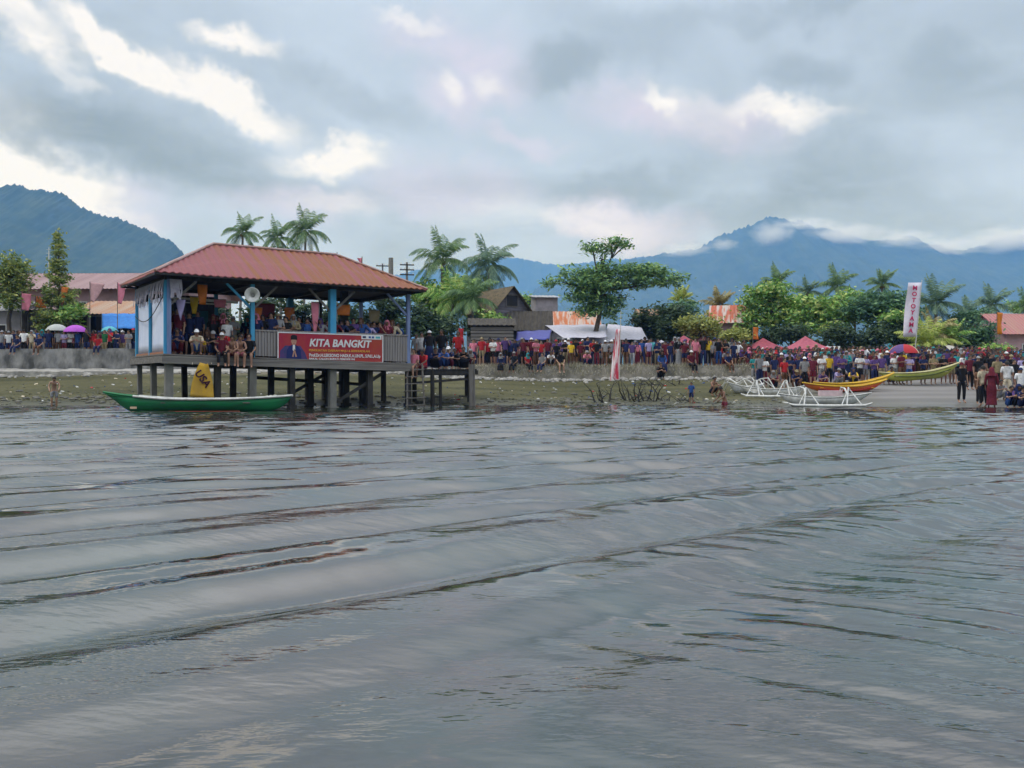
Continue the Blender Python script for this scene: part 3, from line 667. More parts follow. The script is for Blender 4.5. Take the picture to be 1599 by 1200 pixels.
RUST = mat('rust_sheet', (.34, .13, .055, 1), (.30, .17, .11, 1), 1.6, .75, .05, (1.5, .12, .2))
RUSTP = mat('pale_rust_sheet', (.36, .27, .20, 1), (.34, .16, .08, 1), 1.2, .75, .05, (1.3, .12, .2))
PINKR = mat('pink_faded_roof', (.30, .20, .20, 1), (.24, .15, .15, 1), 1.0, .7, .05, (1.3, .12, .2))
GREYR = mat('grey_sheet_roof', (.34, .35, .36, 1), (.24, .24, .25, 1), 1.2, .6, .05, (1.3, .12, .2))
DARKR = mat('dark_thatch', (.085, .075, .062, 1), (.045, .04, .034, 1), 7, .95, .5, (1, .3, .3))
THATCH = mat('brown_thatch', (.16, .125, .075, 1), (.085, .07, .045, 1), 7, .95, .5, (1, .3, .3))
PINKW = mat('pink_plaster', (.46, .30, .31, 1), (.36, .24, .25, 1), 2, .9, .1)
GREYW = mat('grey_plaster', (.34, .32, .35, 1), (.24, .23, .24, 1), 2, .9, .1)
DARKIN = mat('dark_opening', (.02, .02, .023, 1), (.03, .028, .028, 1), 3, .8)
STONE = mat('seawall_stone', (.29, .285, .275, 1), (.075, .075, .07, 1), 1.5, .95, .9, (1, 1, .55), lo=.36, hi=.64, detail=9)
SLAB = mat('pale_footing', (.40, .385, .35, 1), (.22, .21, .19, 1), 2.5, .95, .4)
BRICKW = mat('low_wall_render', (.36, .33, .28, 1), (.17, .16, .13, 1), 1.6, .95, .6)
def flat(name, c, c2=None, rough=.75, scale=5): return mat(name, c, c2 or tuple(v*.82 for v in c[:3])+(1,), scale, rough)
TARPB = flat('blue_tarp', (.02, .22, .62, 1), (.02, .16, .50, 1), .5); TARPP = flat('purple_blue_tarp', (.05, .055, .30, 1), (.03, .035, .2, 1), .5)
CANW = flat('white_canopy_cloth', (.52, .51, .57, 1), (.40, .39, .45, 1)); CANP = flat('pink_canopy_cloth', (.40, .10, .135, 1), (.29, .065, .095, 1)); CANR = flat('red_canopy_cloth', (.30, .06, .08, 1), (.22, .04, .06, 1))
CLR = {k: flat('cloth_'+k, (*v, 1)) for k, v in PAL.items()}
CLOTHPANEL = flat('pale_blue_cloth', (.60, .66, .82, 1), (.68, .72, .84, 1), .9, 2)
BARK = mat('bark', (.12, .10, .08, 1), (.06, .05, .04, 1), 8, .95, .5, (1, 1, .3))
BARKL = mat('palm_bark', (.20, .18, .15, 1), (.12, .105, .09, 1), 10, .95, .5, (.4, .4, 1))

# ------------------------------------------------------------------ seawall, low wall, rubble, grass
def build_walls():
    b = MB(); x0, x1 = -62.0, -3.6
    n = 200
    def pf(u, v):
        x = x0+(x1-x0)*u; bump = .10*(float(fbm(x*1.1, v*2.2, 3, 3))-.45)
        return V((x, SEA_Y-.28+.22*v+bump*(0 < v < 1), 1.35+(2.97-1.35)*v+(.08*(float(vnoise(x*1.4, 2, 8))-.5) if v == 1 else 0)))
    b.slab(pf, n, 8, (0, .45, 0)); o = b.build('seawall', STONE); tag(o, 'long grey rough stone seawall behind the mud flat on the left', 'wall')
    b = MB(); b.slab(lambda u, v: V((x0+(x1-x0)*u, SEA_Y-1.25+.9*v+.25*(float(vnoise(u*60, v, 4))-.5), 1.62+.16*v+.06*(float(vnoise(u*160, v*2, 5))-.5))), 220, 3, (0, 0, -.5))
    o = b.build('footing_ledge', SLAB); tag(o, 'pale broken footing ledge along the foot of the grey seawall', 'ledge')
    b = MB(); x0, x1 = -3.5, 14.2
    b.slab(lambda u, v: V((x0+(x1-x0)*u, SEA_Y-.32+.2*v+.05*(float(fbm(u*30, v*2, 3, 13))-.45), .95+(1.93-.95)*v+(.05*(float(vnoise(u*40, 1, 9))-.5) if v == 1 else 0))), 120, 6, (0, .45, 0))
    o = b.build('low_wall', BRICKW); tag(o, 'low buff masonry wall with pale grass on top, crowd standing on it', 'wall')
    rng = np.random.RandomState(5)
    # rubble at the foot of the walls
    b = MB(); r = random.Random(4)
    for k in range(700):
        x = r.uniform(-34, 15); y = SEA_Y-.5-abs(r.gauss(0, .75)); s = r.uniform(.05, .19)
        b.ball((x, y, gz(x, y)+s*.25), (s*r.uniform(.8, 1.6), s, s*.7), 5, 4)
    o = b.build('rubble', SLAB); tag(o, kind='stuff')
    # litter
    for nm, cols, cnt in (('litter', [WHITEW, CLR['blue'], CLR['cream'], CLR['red']], 170),):
        b = MB()
        for k in range(cnt):
            x = r.uniform(-26, 14); y = r.uniform(38.3, 51.5); s = r.uniform(.03, .11); b.cur = r.choice([0, 0, 0, 1, 2, 2, 3])
            b.box((x, y, gz(x, y)+.02), (s*1.5, s, .04), r.uniform(0, 3), (r.uniform(-.4, .4), r.uniform(-.4, .4)))
        o = b.build(nm, cols); tag(o, kind='stuff')
    # dry grass on the low wall and weeds on the mud
    gm = leafmat('dry_grass', (.20, .19, .11, 1), (.36, .34, .25, 1), (.50, .48, .38, 1), .2)
    n = 4200; x = rng.uniform(-3.4, 14.2, n); y = SEA_Y-.25+rng.uniform(-.25, .55, n)**1; h = rng.uniform(.08, .34, n)*(.4+fbm(x*.8, y*0, 2, 77)*1.2); z = np.where(y < SEA_Y-.2, 1.35+(y-SEA_Y+.5)*2, 1.9)
    a = rng.uniform(0, 6.28, n); w = .02; lx = rng.normal(0, .10, n); ly = rng.normal(0, .08, n)
    v = np.stack([np.stack([x-w*np.cos(a), y-w*np.sin(a), z], -1), np.stack([x+w*np.cos(a), y+w*np.sin(a), z], -1), np.stack([x+lx, y+ly, z+h], -1)], 1).reshape(-1, 3)
    o = from_np('dry_grass', v, np.arange(3*n).reshape(-1, 3), gm); tag(o, kind='stuff')
build_walls()

# ------------------------------------------------------------------ the stilt pavilion
PO = V((-12.1, 31.5, 0)); PA = R(35.0); PU = V((math.cos(PA), math.sin(PA), 0)); PV = V((-math.sin(PA), math.cos(PA), 0))
def PL(u, v, z): return PO+PU*u+PV*v+V((0, 0, z))
def deckz(u): return 1.99-.22*u/9.6
PW, PD = 9.6, 4.5
def build_pavilion():
    root = empty('pavilion', PO, PA, 'open timber pavilion on stilts over the water with rusty red hipped roof', 'pavilion')
    # deck boards
    b = MB(); n = 34
    for i in range(n):
        v0 = -.18+(PD+.36)*i/n; v1 = -.18+(PD+.36)*(i+.93)/n
        b.slab(lambda u, v: V((-.2+10*u, v0+(v1-v0)*v, deckz(-.2+10*u))), 4, 1, (0, 0, -.05))
    b.build('deck', WOODH, root)
    b = MB(); e = .0
    b.beam((-.25, -.2, deckz(0)-.20), (9.85, -.2, deckz(9.6)-.20), .08, .27); b.beam((-.25, PD+.2, deckz(0)-.2), (9.85, PD+.2, deckz(9.6)-.2), .08, .27)
    b.beam((-.215, -.16, deckz(0)-.19), (-.215, PD+.16, deckz(0)-.19), .07, .24); b.beam((9.81, -.16, deckz(9.6)-.19), (9.81, PD+.16, deckz(9.6)-.19), .07, .24)
    for u in np.linspace(.6, 9.2, 9): b.beam((u, -.15, deckz(u)-.15), (u, PD+.15, deckz(u)-.15), .08, .16)
    b.build('deck_frame', WOODH, root)
    stm = mat('stilt_concrete', (.21, .205, .185, 1), (.13, .125, .11, 1), 4, .9, .4, (1, 1, .4))
    std = mat('stilt_dark', (.05, .046, .04, 1), (.02, .019, .017, 1), 4, .8, .4, (1, 1, .4))
    r = random.Random(3)
    for v in (.02, 2.25, 4.45):
        for u in (.05, 1.75, 3.03, 4.55, 5.4, 6.2, 7.0, 7.8, 8.6, 9.55):
            if u in (5.4, 7.0, 8.6) and v == .02: continue
            if v > .1 and u in (5.4,): continue
            b = MB(); h = deckz(u)-.33 if v in (.02, 4.45) else deckz(u)-.24
            w = .26 if (v == .02 and u in (.05, 3.03, 6.2)) else r.uniform(.16, .24)
            lean = r.uniform(-.06, .06)
            b.cur = 0; b.beam((u+lean, v+r.uniform(-.04, .04), -1.5), (u, v, h), w, w*r.uniform(.8, 1.1))
            b.box((u+lean*.6, v, -.16+r.uniform(-.05, .05)), (w*1.5, w*1.5, .5))
            b.build('stilt', stm if (v == .02 and u in (.05, 3.03, 6.2)) or (u < 1 and v > 1) else std, root)
    b = MB()
    for (u0, v0, u1, v1) in ((4.6, 2.25, 7.0, 2.3), (6.2, .1, 8.5, .1)): b.beam((u0, v0, .1), (u1, v1, 1.4), .08, .12)
    b.beam((4.5, 4.4, 1.2), (9.5, 4.4, .9), .1, .14); b.build('stilt_brace', std, root)
    # posts
    for v in (0.02, PD-.02):
        for u, m, w in ((.05, BLUEG, .13), (3.03, BLUE, .14), (6.2, BLUE, .24), (9.55, BLUEG, .14)):
            b = MB(); b.beam((u, v, deckz(u)), (u, v, 4.62), w, w); b.build('post', m, root)
    for u in (1.6, 4.6, 7.6):
        b = MB(); b.beam((u, PD-.02, deckz(u)), (u, PD-.02, 4.62), .12, .12); b.build('post', DARKWOOD, root)
    b = MB(); b.beam((7.55, 1.9, deckz(7.5)), (7.55, 1.9, 4.9), .26, .26); b.build('post', DARKWOOD, root)
    # wall plates and tie beams
    b = MB(); z = 4.68
    b.beam((-.1, .02, z), (9.7, .02, z), .10, .15); b.beam((-.1, PD-.02, z), (9.7, PD-.02, z), .10, .15)
    b.beam((.05, .08, z+.004), (.05, PD-.08, z+.004), .10, .15); b.beam((9.55, .08, z+.004), (9.55, PD-.08, z+.004), .10, .15)
    for u in (3.03, 6.2): b.beam((u, .08, z-.01), (u, PD-.08, z-.01), .09, .13)
    b.build('roof_frame', DARKWOOD, root)
    b = MB(); b.beam((.15, 1.6, 4.12), (3.0, 1.6, 4.06), .08, .09); b.beam((.15, 1.6, 3.98), (2.6, 1.6, 3.95), .04, .05); b.build('cross_rail', WHITEW, root)
    for (u, d, m) in ((.05, 1, WOOD), (3.03, -1, BLUE), (3.03, 1, WOOD), (6.2, -1, WOOD), (6.2, 1, WOOD), (9.55, -1, BLUEG)):
        b = MB(); b.beam((u+.06*d, .03, 3.75), (u+.95*d, .03, 4.60), .055, .085); b.build('knee_brace', m, root)
    # railing of upright slats
    rl = mat('railing_slats', (.30, .28, .27, 1), (.17, .155, .15, 1), 3.0, .85, .2, (7, 1, .15))
    def railing(a, c):
        a, c = V(a), V(c); L = (c-a).length; d = (c-a)/L; b = MB(); n = int(L/.115)
        for i in range(n):
            q = a+d*(L*(i+.5)/n); zb = deckz(q.x)+.06
            b.beam((q.x, q.y, zb), (q.x, q.y, 2.88+.02*math.sin(i*2.3)), .098*abs(d.x)+.02*abs(d.y), .02*abs(d.x)+.098*abs(d.y))
        b.beam(a+V((0, 0, 2.92-a.z)), c+V((0, 0, 2.92-c.z)), .07, .06); b.build('railing', rl, root)
    railing((3.12, -.03, 0), (9.5, -.03, 0)); railing((9.6, .1, 0), (9.6, PD-.1, 0)); railing((3.2, PD+.03, 0), (9.5, PD+.03, 0))
    # low back boarding with teal panels
    b = MB(); n = 24
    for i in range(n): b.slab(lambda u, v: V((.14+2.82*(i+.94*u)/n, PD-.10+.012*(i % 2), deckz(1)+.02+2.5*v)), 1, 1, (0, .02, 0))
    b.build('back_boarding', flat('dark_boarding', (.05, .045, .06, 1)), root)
    tl = flat('teal_shutter', (.05, .17, .19, 1))
    for u0, w in ((.55, .62), (2.05, .62)): b = MB(); b.box((u0+w/2, PD-.15, 3.52), (w, .03, .75)); b.build('shutter', tl, root)
    b = MB(); b.slab(lambda u, v: V((-.35+(PW+.7)*u, -.3+(PD+.6)*v, 4.775)), 8, 4, (0, 0, .012)); b.build('shade_sheet', flat('eave_shade_paint', (.055, .045, .065, 1)), root)  # dark sheet added to hide the roof underside, eave shade put into its colour
    # left side: cloth screens in blue frames
    for v0, v1 in ((.16, 2.16), (2.36, 4.34)):
        b = MB(); b.slab(lambda u, v: V((-.02+.025*math.sin(u*9)*math.sin(v*3), v0+(v1-v0)*u, deckz(0)+.10+1.95*v)), 10, 6, (.02, 0, 0)); b.build('cloth_screen', CLOTHPANEL, root, True)
    for v in (.10, 2.26, 4.42):
        b = MB(); b.beam((-.06, v, deckz(0)+.002), (-.06, v, 4.6), .09, .11); b.build('screen_frame', BLUE, root)
    b = MB(); b.beam((-.065, .17, deckz(0)+.05), (-.065, 4.36, deckz(0)+.05), .06, .085); b.build('screen_sill', RUST, root)
    # shredded valance over the screens
    b = MB(); r = random.Random(8)
    for i in range(70):
        v = .05+4.4*i/70; L = r.uniform(.35, .8); w = r.uniform(.04, .09); du = r.uniform(-.12, .02)
        b.slab(lambda s, t: V((-.10+du*t, v+w*s+.05*math.sin(t*3+i)*t, 4.62-L*t)), 1, 4, (.008, 0, 0))
    for i in range(8):
        u = .05+.42*i/8; L = r.uniform(.3, .75); w = r.uniform(.04, .08)
        b.slab(lambda s, t: V((u+w*s+.04*math.sin(t*3+i)*t, -.10-.05*t, 4.62-L*t)), 1, 4, (0, .008, 0))
    b.build('valance', flat('greyed_cloth', (.40, .38, .44, 1), (.26, .24, .30, 1)), root)
    # the hipped roof: four corrugated faces
    OV, RISE, EZ = .55, 1.52, 4.80; RUN = PD/2+OV; LU = PW+2*OV; LV = PD+2*OV
    def corr(s): return .021*math.sin(2*PI*s/.26)
    bf = MB(); cols = 300
    for (side, L, c) in (('f', LU, 0), ('b', LU, 0), ('l', LV, 1), ('r', LV, 1)):
        bf.cur = c
        def pf(a, t, side=side, L=L):
            s = a*L; run = min(1.0, s/RUN, (L-s)/RUN)*t
            z = EZ+RISE*run+corr(s)+(.022 if t < .45 else 0)-(1-t)*(.05*math.sin(PI*s/L)+.035*(float(vnoise(s*1.3, 1.0, 6))-.5)); q = -OV+run*RUN
            if side == 'f': return V((-OV+s, q, z))
            if side == 'b': return V((-OV+L-s, PD-q, z))
            if side == 'l': return V((q, PD+OV-s, z))
            return V((PW-q, -OV+s, z))
        nn = int(L/.043); bf.slab(pf, nn, 9, (0, 0, -.03))
    rf = bf.build('roof', [ROOF_F, ROOF_S], root)
    cp = mat('ridge_cap_metal', (.40, .30, .30, 1), (.30, .16, .12, 1), 2, .6)
    b = MB(); r0 = V((-OV+RUN, PD/2, EZ+RISE+.03)); r1 = V((PW+OV-RUN, PD/2, EZ+RISE+.03)); b.tube([r0, r1], .055, 6)
    for e, q in (((-OV, -OV), r0), ((-OV, PD+OV), r0), ((PW+OV, -OV), r1), ((PW+OV, PD+OV), r1)): b.tube([(e[0], e[1], EZ+.03), q], .05, 6)
    b.build('ridge_cap', cp, rf)
    b = MB(); zf = EZ-.055
    b.beam((-OV+.05, -OV+.03, zf), (PW+OV-.05, -OV+.03, zf), .03, .08); b.beam((-OV+.05, PD+OV-.03, zf), (PW+OV-.05, PD+OV-.03, zf), .03, .08)
    b.beam((-OV+.03, -OV+.06, zf), (-OV+.03, PD+OV-.06, zf), .03, .08); b.beam((PW+OV-.03, -OV+.06, zf), (PW+OV-.03, PD+OV-.06, zf), .03, .08)
    b.build('fascia', DARKWOOD, root)
build_pavilion()

def at_pav(name, u, v, z, label, cat, group=None, rz=0.0): return empty(name, PL(u, v, z), PA+rz, label, cat, group)
def build_banner():
    t = at_pav('banner', 6.14, -.115, 2.33, 'long red banner reading KITA BANGKIT tied to the slatted pavilion railing', 'banner')
    W, H = 4.4, 1.12
    wob = lambda x: .02*math.sin(x*3.1)+.012*math.sin(x*7)
    red = mat('banner_red', (.33, .018, .045, 1), (.36, .055, .028, 1), .8, .55, .5, lo=.4, hi=.65)
    b = MB(); b.slab(lambda u, v: V((-W/2+W*u, 0, -H/2+H*v)), 20, 4, (0, .012, 0)); b.build('cloth', red, t)
    b = MB()
    for c, s in (((0, -.006, H/2-.02), (W, .008, .04)), ((0, -.006, -H/2+.02), (W, .008, .04)), ((-W/2+.02, -.006, 0), (.04, .008, H-.08)), ((W/2-.02, -.006, 0), (.04, .008, H-.08))): b.box(c, s)
    b.build('border', CLR['white'], t)
    # printed portrait: man in a dark cap and blue jacket with pressed hands
    dk = flat('print_blue', (.015, .025, .13, 1)); hz = flat('print_blue_glow', (.10, .04, .16, 1), (.03, .05, .14, 1)); skin = flat('print_skin', (.48, .26, .18, 1)); blk = flat('print_black', (.012, .01, .014, 1))
    def shape(pts, m, y, nm='portrait'):
        b = MB(); n = len(pts); b.add([(x, y, z) for x, z in pts]+[(x, y+.004, z) for x, z in pts], [tuple(range(n))]+[tuple(range(2*n-1, n-1, -1))]+[(i, i+n, (i+1) % n+n, (i+1) % n) for i in range(n)])
        return b.build(nm, m, t)
    def ell(cx, cz, rx, rz, n=14): return [(cx+rx*math.cos(2*PI*i/n), cz+rz*math.sin(2*PI*i/n)) for i in range(n)]
    shape([(-2.12, -.50), (-1.0, -.50), (-1.12, -.2), (-1.3, .05), (-1.9, .05), (-2.1, -.15)], hz, -.006, 'portrait_glow')
    shape([(-1.86, -.50), (-1.26, -.50), (-1.28, -.12), (-1.40, .03), (-1.50, .09), (-1.62, .09), (-1.74, .03), (-1.84, -.12)], dk, -.011, 'portrait_jacket')
    shape(ell(-1.56, .22, .105, .15), skin, -.014, 'portrait_face'); shape([(-1.69, .28), (-1.43, .28), (-1.44, .43), (-1.52, .46), (-1.62, .46), (-1.68, .42)], blk, -.018, 'portrait_cap')
    for ex in (-1.60, -1.52): shape(ell(ex, .225, .015, .01, 8), blk, -.018, 'portrait_eye')
    shape(ell(-1.56, .14, .035, .01, 8), flat('print_lip', (.25, .06, .05, 1)), -.018, 'portrait_mouth')
    shape([(-1.60, .08), (-1.52, .08), (-1.51, -.1), (-1.56, -.2), (-1.61, -.1)], CLR['white'], -.015, 'portrait_shirt'); shape([(-1.63, -.36), (-1.56, -.08), (-1.53, -.08), (-1.44, -.36), (-1.5, -.38), (-1.545, -.2), (-1.58, -.38)], skin, -.019, 'portrait_hands')
    b = MB(); b.box((1.68, -.010, .46), (.88, .012, .17)); b.build('logo_strip', CLR['white'], t)
    for x, w, m in ((1.36, .14, CLR['navy']), (1.60, .10, CLR['blue']), (1.74, .10, CLR['blue']), (1.96, .20, CLR['turquoise'])):
        b = MB(); b.box((x, -.0185, .46), (w, .005, .08)); b.build('logo', m, t)
    Rx = (PI/2, 0, 0)
    put('lettering', text_mesh('KITA BANGKIT', .40, CLR['white'], .012, .18, width=2.62), t, (.34, -.012, .17), Rx)
    put('lettering', text_mesh('PENGUATAN DAERAH MAJU & BERKEADILAN', .12, flat('print_gold', (.75, .36, .06, 1)), .003, 0, width=2.55), t, (.32, -.012, -.11), Rx)
    put('lettering', text_mesh('Prof.Dr.H.LEKSONO HADI,K.A.UN.PL, S.Pd.I.,A.Up', .17, CLR['white'], .005, 0, width=3.02), t, (.56, -.012, -.30), Rx)
    put('lettering', text_mesh('BAKAL CALON BUPATI PERIODE INI', .10, CLR['white'], .003, 0, width=1.9), t, (.0, -.012, -.435), Rx)
build_banner()

def build_small_pavilion_things():
    # horn loudspeaker
    t = at_pav('loudspeaker', 3.03, -.10, 4.19, 'white round horn loudspeaker fixed high on the blue pavilion post', 'loudspeaker', None, R(-25))
    def lathe(prof, n=24):
        b = MB(); b.grid(lambda u, v: (lambda k: V((prof[k][0]*math.sin(2*PI*u), prof[k][1], prof[k][0]*math.cos(2*PI*u))))(int(round(v*(len(prof)-1)))), n, len(prof)-1); return b
    lathe([(.0, -.16), (.04, -.155), (.075, -.19), (.10, -.28), (.16, -.36), (.25, -.42), (.275, -.425), (.275, -.405), (.17, -.33), (.10, -.22), (.09, -.10), (0, -.10)]).build('horn', WHITEW, t, True)
    lathe([(0, -.235), (.035, -.235), (.05, -.20), (.05, -.17)]).build('driver_cone', flat('grey_plastic', (.35, .36, .34, 1)), t, True)
    b = MB(); b.tube([(0, -.12, 0), (0, .0, 0)], .09, 12); b.box((0, .035, 0), (.05, .07, .22)); b.build('bracket', GALV, t)
    # yellow printed cloth hung under the deck
    t = at_pav('hanging_cloth', 1.12, -.3, 1.06, 'yellow printed cloth with dark lettering hung below the deck edge', 'banner', None, 0)
    b = MB(); b.slab(lambda u, v: V(((-.42+.34*v**1.8)*(1-u)+(.40-.20*v+.06*math.sin(3*v))*u, .05*math.sin(u*6+v*2), -.58+1.16*v-.10*u*(1-v)+.08*abs(u-.7)*v)), 12, 10, (0, .012, 0))
    b.build('cloth', mat('yellow_print', (.62, .36, .03, 1), (.50, .30, .05, 1), 3, .7, .5), t, True)
    put('lettering', text_mesh('USA', .36, flat('print_maroon', (.05, .01, .025, 1)), .012, .1, ex=.004), t, (-.02, -.075, .06), (PI/2, R(52), 0))
    b = MB(); b.tube([(-.36, 0, .55), (-.3, .12, .70)], .01, 5); b.tube([(.33, 0, .58), (.3, .12, .70)], .01, 5); b.build('cord', CLR['cream'], t)
    # pennants hanging in the pavilion
    def pennant(u, v, z, w, h, c, lab, tip=.0):
        o = at_pav('pennant', u, v, z, lab, 'flag', 'cloth pennants hung in the pavilion')
        b = MB(); b.slab(lambda s, t: V(((s-.5)*w*(1-t*(1-tip)), .04*math.sin(t*5+s*3), -h*t)), 4, 6, (0, .008, 0)); b.build('cloth', CLR[c], o, True)
        b = MB(); b.tube([(-w/2, .004, .01), (w/2, .004, .01)], .012, 5); b.build('rod', WOOD, o)
    pennant(1.35, .5, 4.55, .36, .72, 'orange', 'orange cloth hung near the left knee brace of the pavilion', .7)
    pennant(1.25, 1.2, 4.15, .32, .62, 'yellow', 'yellow pennant hung from the white cross rail', .5)
    pennant(2.2, 1.2, 4.1, .45, .3, 'pink', 'small pink cloth on the white cross rail', .9)
    pennant(5.55, .15, 4.1, .32, 1.35, 'pink', 'long pink pennant hung left of the wide blue post', .35)
    pennant(3.9, 1.3, 4.05, .9, .6, 'maroon', 'maroon cloth hung right of the loudspeaker', 1)
    pennant(3.55, .9, 3.85, .35, .6, 'orange', 'orange pennant hung just right of the loudspeaker post', .4)
    pennant(5.0, 1.4, 3.95, .4, .5, 'orange', 'orange cloth hung deep behind the middle of the banner', .9)
    pennant(6.85, .4, 4.08, .55, .42, 'orange', 'orange printed cloth hung right of the wide blue post', 1)
    pennant(5.9, .8, 4.1, .22, .95, 'white', 'white strip pennant hung beside the wide blue post', .5)
    pennant(8.4, .8, 3.95, .5, .5, 'khaki', 'khaki cloth hung near the right end of the pavilion', .8)
    pennant(.5, .2, 3.95, .35, .75, 'lilac', 'lilac pennant hung at the left front corner post', .1)
    # cable looping across the cloth screens
    b = MB(); b.tube([PL(-.14, 4.3-4.2*t, 3.55-.55*math.sin(PI*t)*(1-.3*t)+.45*t) for t in np.linspace(0, 1, 14)], .016, 5); o = b.build('cable', DARKIN); tag(o, 'thin dark cable sagging across the pale cloth screens', 'cable')
build_small_pavilion_things()

def build_jetty():
    root = empty('jetty', (-3.0, 37.6, 0), R(6), 'dark low timber landing jetty beside the right end of the pavilion', 'jetty')
    b = MB()
    for i in range(16): b.box((-1.25+2.75*(i+.5)/16, 1.7, 1.52), (.155, 4.4, .05), 0)
    b.build('deck', DARKWOOD, root)
    b = MB(); b.box((.1, -.42, 1.40), (2.9, .09, .18)); b.box((.1, 1.7, 1.40), (2.9, .09, .18)); b.box((.1, 3.7, 1.4), (2.9, .09, .18)); b.build('deck_frame', DARKWOOD, root)
    for x, y, w, top, m in ((-.35, -.42, .17, 1.5, DARKWOOD), (-.02, -.30, .13, 1.5, DARKWOOD), (1.28, -.50, .26, 1.75, WOOD), (1.3, 1.7, .2, 1.5, DARKWOOD), (-1.1, 1.7, .2, 1.5, DARKWOOD), (1.3, 3.7, .2, 1.5, DARKWOOD), (-1.1, 3.7, .2, 1.5, DARKWOOD)):
        b = MB(); b.tube([(x+.03, y, -1.3), (x, y, top)], [w*.55, w*.5], 8); b.build('stilt', m, root)
    b = MB(); b.beam((-1.2, -.40, .95), (1.3, -.44, 1.15), .06, .1); b.beam((.75, -.52, .42), (1.3, -.52, .40), .05, .06); b.build('brace', DARKWOOD, root)
    t = empty('ladder', (-4.0, 36.75, 0), 0, 'rough wooden ladder leaning from the water up to the jetty', 'ladder')
    for s in (-1, 1):
        b = MB(); b.tube([(.36*s+.12, -.45, -.6), (.36*s-.05*s, .1, 1.75)], .04, 6); b.build('rail', WOOD, t)
    for k in range(6):
        z = .05+.29*k; y = -.45+.55*(z+.6)/2.35; x = .12*(1-(z+.6)/2.35)
        b = MB(); b.tube([(x-.40, y-.03, z), (x+.40, y-.03, z+.02)], .026, 6); b.build('rung', WOOD, t)
build_jetty()

# ------------------------------------------------------------------ boats
def hull_mb(L, B, dep, bow, stern, rake_b=.10, rake_s=.06, full=2.4, n=28, th=.03, keel0=0.0, kr=.55):
    """open canoe hull along x (bow at -x): closed skin of outside and inside; returns MB and the gunwale lines"""
    b = MB(); rings = []; gl, gr = [], []
    for i in range(n+1):
        t = -1+2*i/n; hb = max(.012, B*(1-abs(t)**full))
        sh = dep + (bow if t < 0 else stern)*abs(t)**2.6
        kz = keel0 + (dep*.75+(bow if t < 0 else stern)*.6)*max(0, abs(t)-kr)**1.6/(1-kr)**1.6*.75
        rk = (-(rake_b*L)*max(0, -t-.6)/.4 if t < 0 else (rake_s*L)*max(0, t-.6)/.4)
        x0 = t*L/2*(1-2*(rake_b if t < 0 else rake_s)); ring = []
        for fr, fz in ((1, 1), (.93, .62), (.74, .25), (.36, .05), (0, 0), (-.36, .05), (-.74, .25), (-.93, .62), (-1, 1)):
            z = kz+(sh-kz)*fz; ring.append(V((x0+rk*fz, hb*fr, z)))
        hi = max(.004, hb-th)
        for fr, fz in ((-1, 1), (-.9, .6), (-.6, .3), (0, .16), (.6, .3), (.9, .6), (1, 1)):
            z = kz+(sh-kz)*fz; ring.append(V((x0+rk*fz, hi*fr, z-(0 if fz < 1 else 0))))
        gl.append(ring[0].copy()); gr.append(ring[8].copy()); rings.append(ring)
    m = len(rings[0])
    b.add([p for r in rings for p in r], [(i*m+k, i*m+(k+1) % m, (i+1)*m+(k+1) % m, (i+1)*m+k) for i in range(n) for k in range(m)]+[tuple(range(m-1, -1, -1)), tuple(n*m+k for k in range(m))])
    return b, gl, gr
def build_green_boat():
    t = empty('canoe', (PX(310, 30.2), 30.2, -.02), R(2), 'long green wooden canoe with white gunwale moored before the pavilion', 'boat')
    gm = mat('green_boat_paint', (.008, .17, .055, 1), (.018, .10, .045, 1), 4, .5, .05, (.3, 1, 1.5), detail=9, lo=.42, hi=.7)
    b, gl, gr = hull_mb(6.3, .46, .44, .24, .12, .07, .03, kr=.78)
    b.build('hull', gm, t, True)
    off = V((0, 0, .012))
    for g, s in ((gl, 1), (gr, -1)):
        b = MB(); b.tube([p+off+V((0, .012*s, 0)) for p in g[4:]], .042, 6); b.build('gunwale', WHITEW, t)
        b = MB(); b.tube([p+off for p in g[:5]], .03, 6); b.build('gunwale', gm, t)
    b = MB(); b.slab(lambda u, v: V((gl[0].x+.0+(gl[6].x-gl[0].x)*u, (gl[0].y+(gl[6].y-gl[0].y)*u**.6)*(2*v-1)*.9, gl[0].z+(gl[6].z-gl[0].z)*u**.7-.02)), 6, 4, (0, 0, -.02)); b.build('foredeck', gm, t)
    for x in (-1.0, .3, 1.7):
        b = MB(); b.box((x, 0, .33), (.22, .80, .03)); b.build('thwart', WOOD, t)
    b = MB(); b.box((-2.0, -.405, .17), (.22, .03, .07), R(-9)); b.build('painted_mark', flat('worn_cream_paint', (.62, .45, .30, 1)), t)
    b = MB(); b.tube([(-1.75, -.39, .05), (-1.3, -.43, .045), (0, -.455, .04), (1.5, -.43, .045)], .02, 5); b.build('waterline_stripe', flat('red_lead_paint', (.20, .035, .02, 1)), t)
    b = MB(); 
    for k in range(5): b.ball((2.3+.13*k, .02*((-1)**k), .50+.015*(k % 3)), (.09, .12, .07), 7, 5)
    b.build('coiled_net', flat('pale_net', (.45, .45, .40, 1), (.25, .25, .22, 1)), t)
build_green_boat()
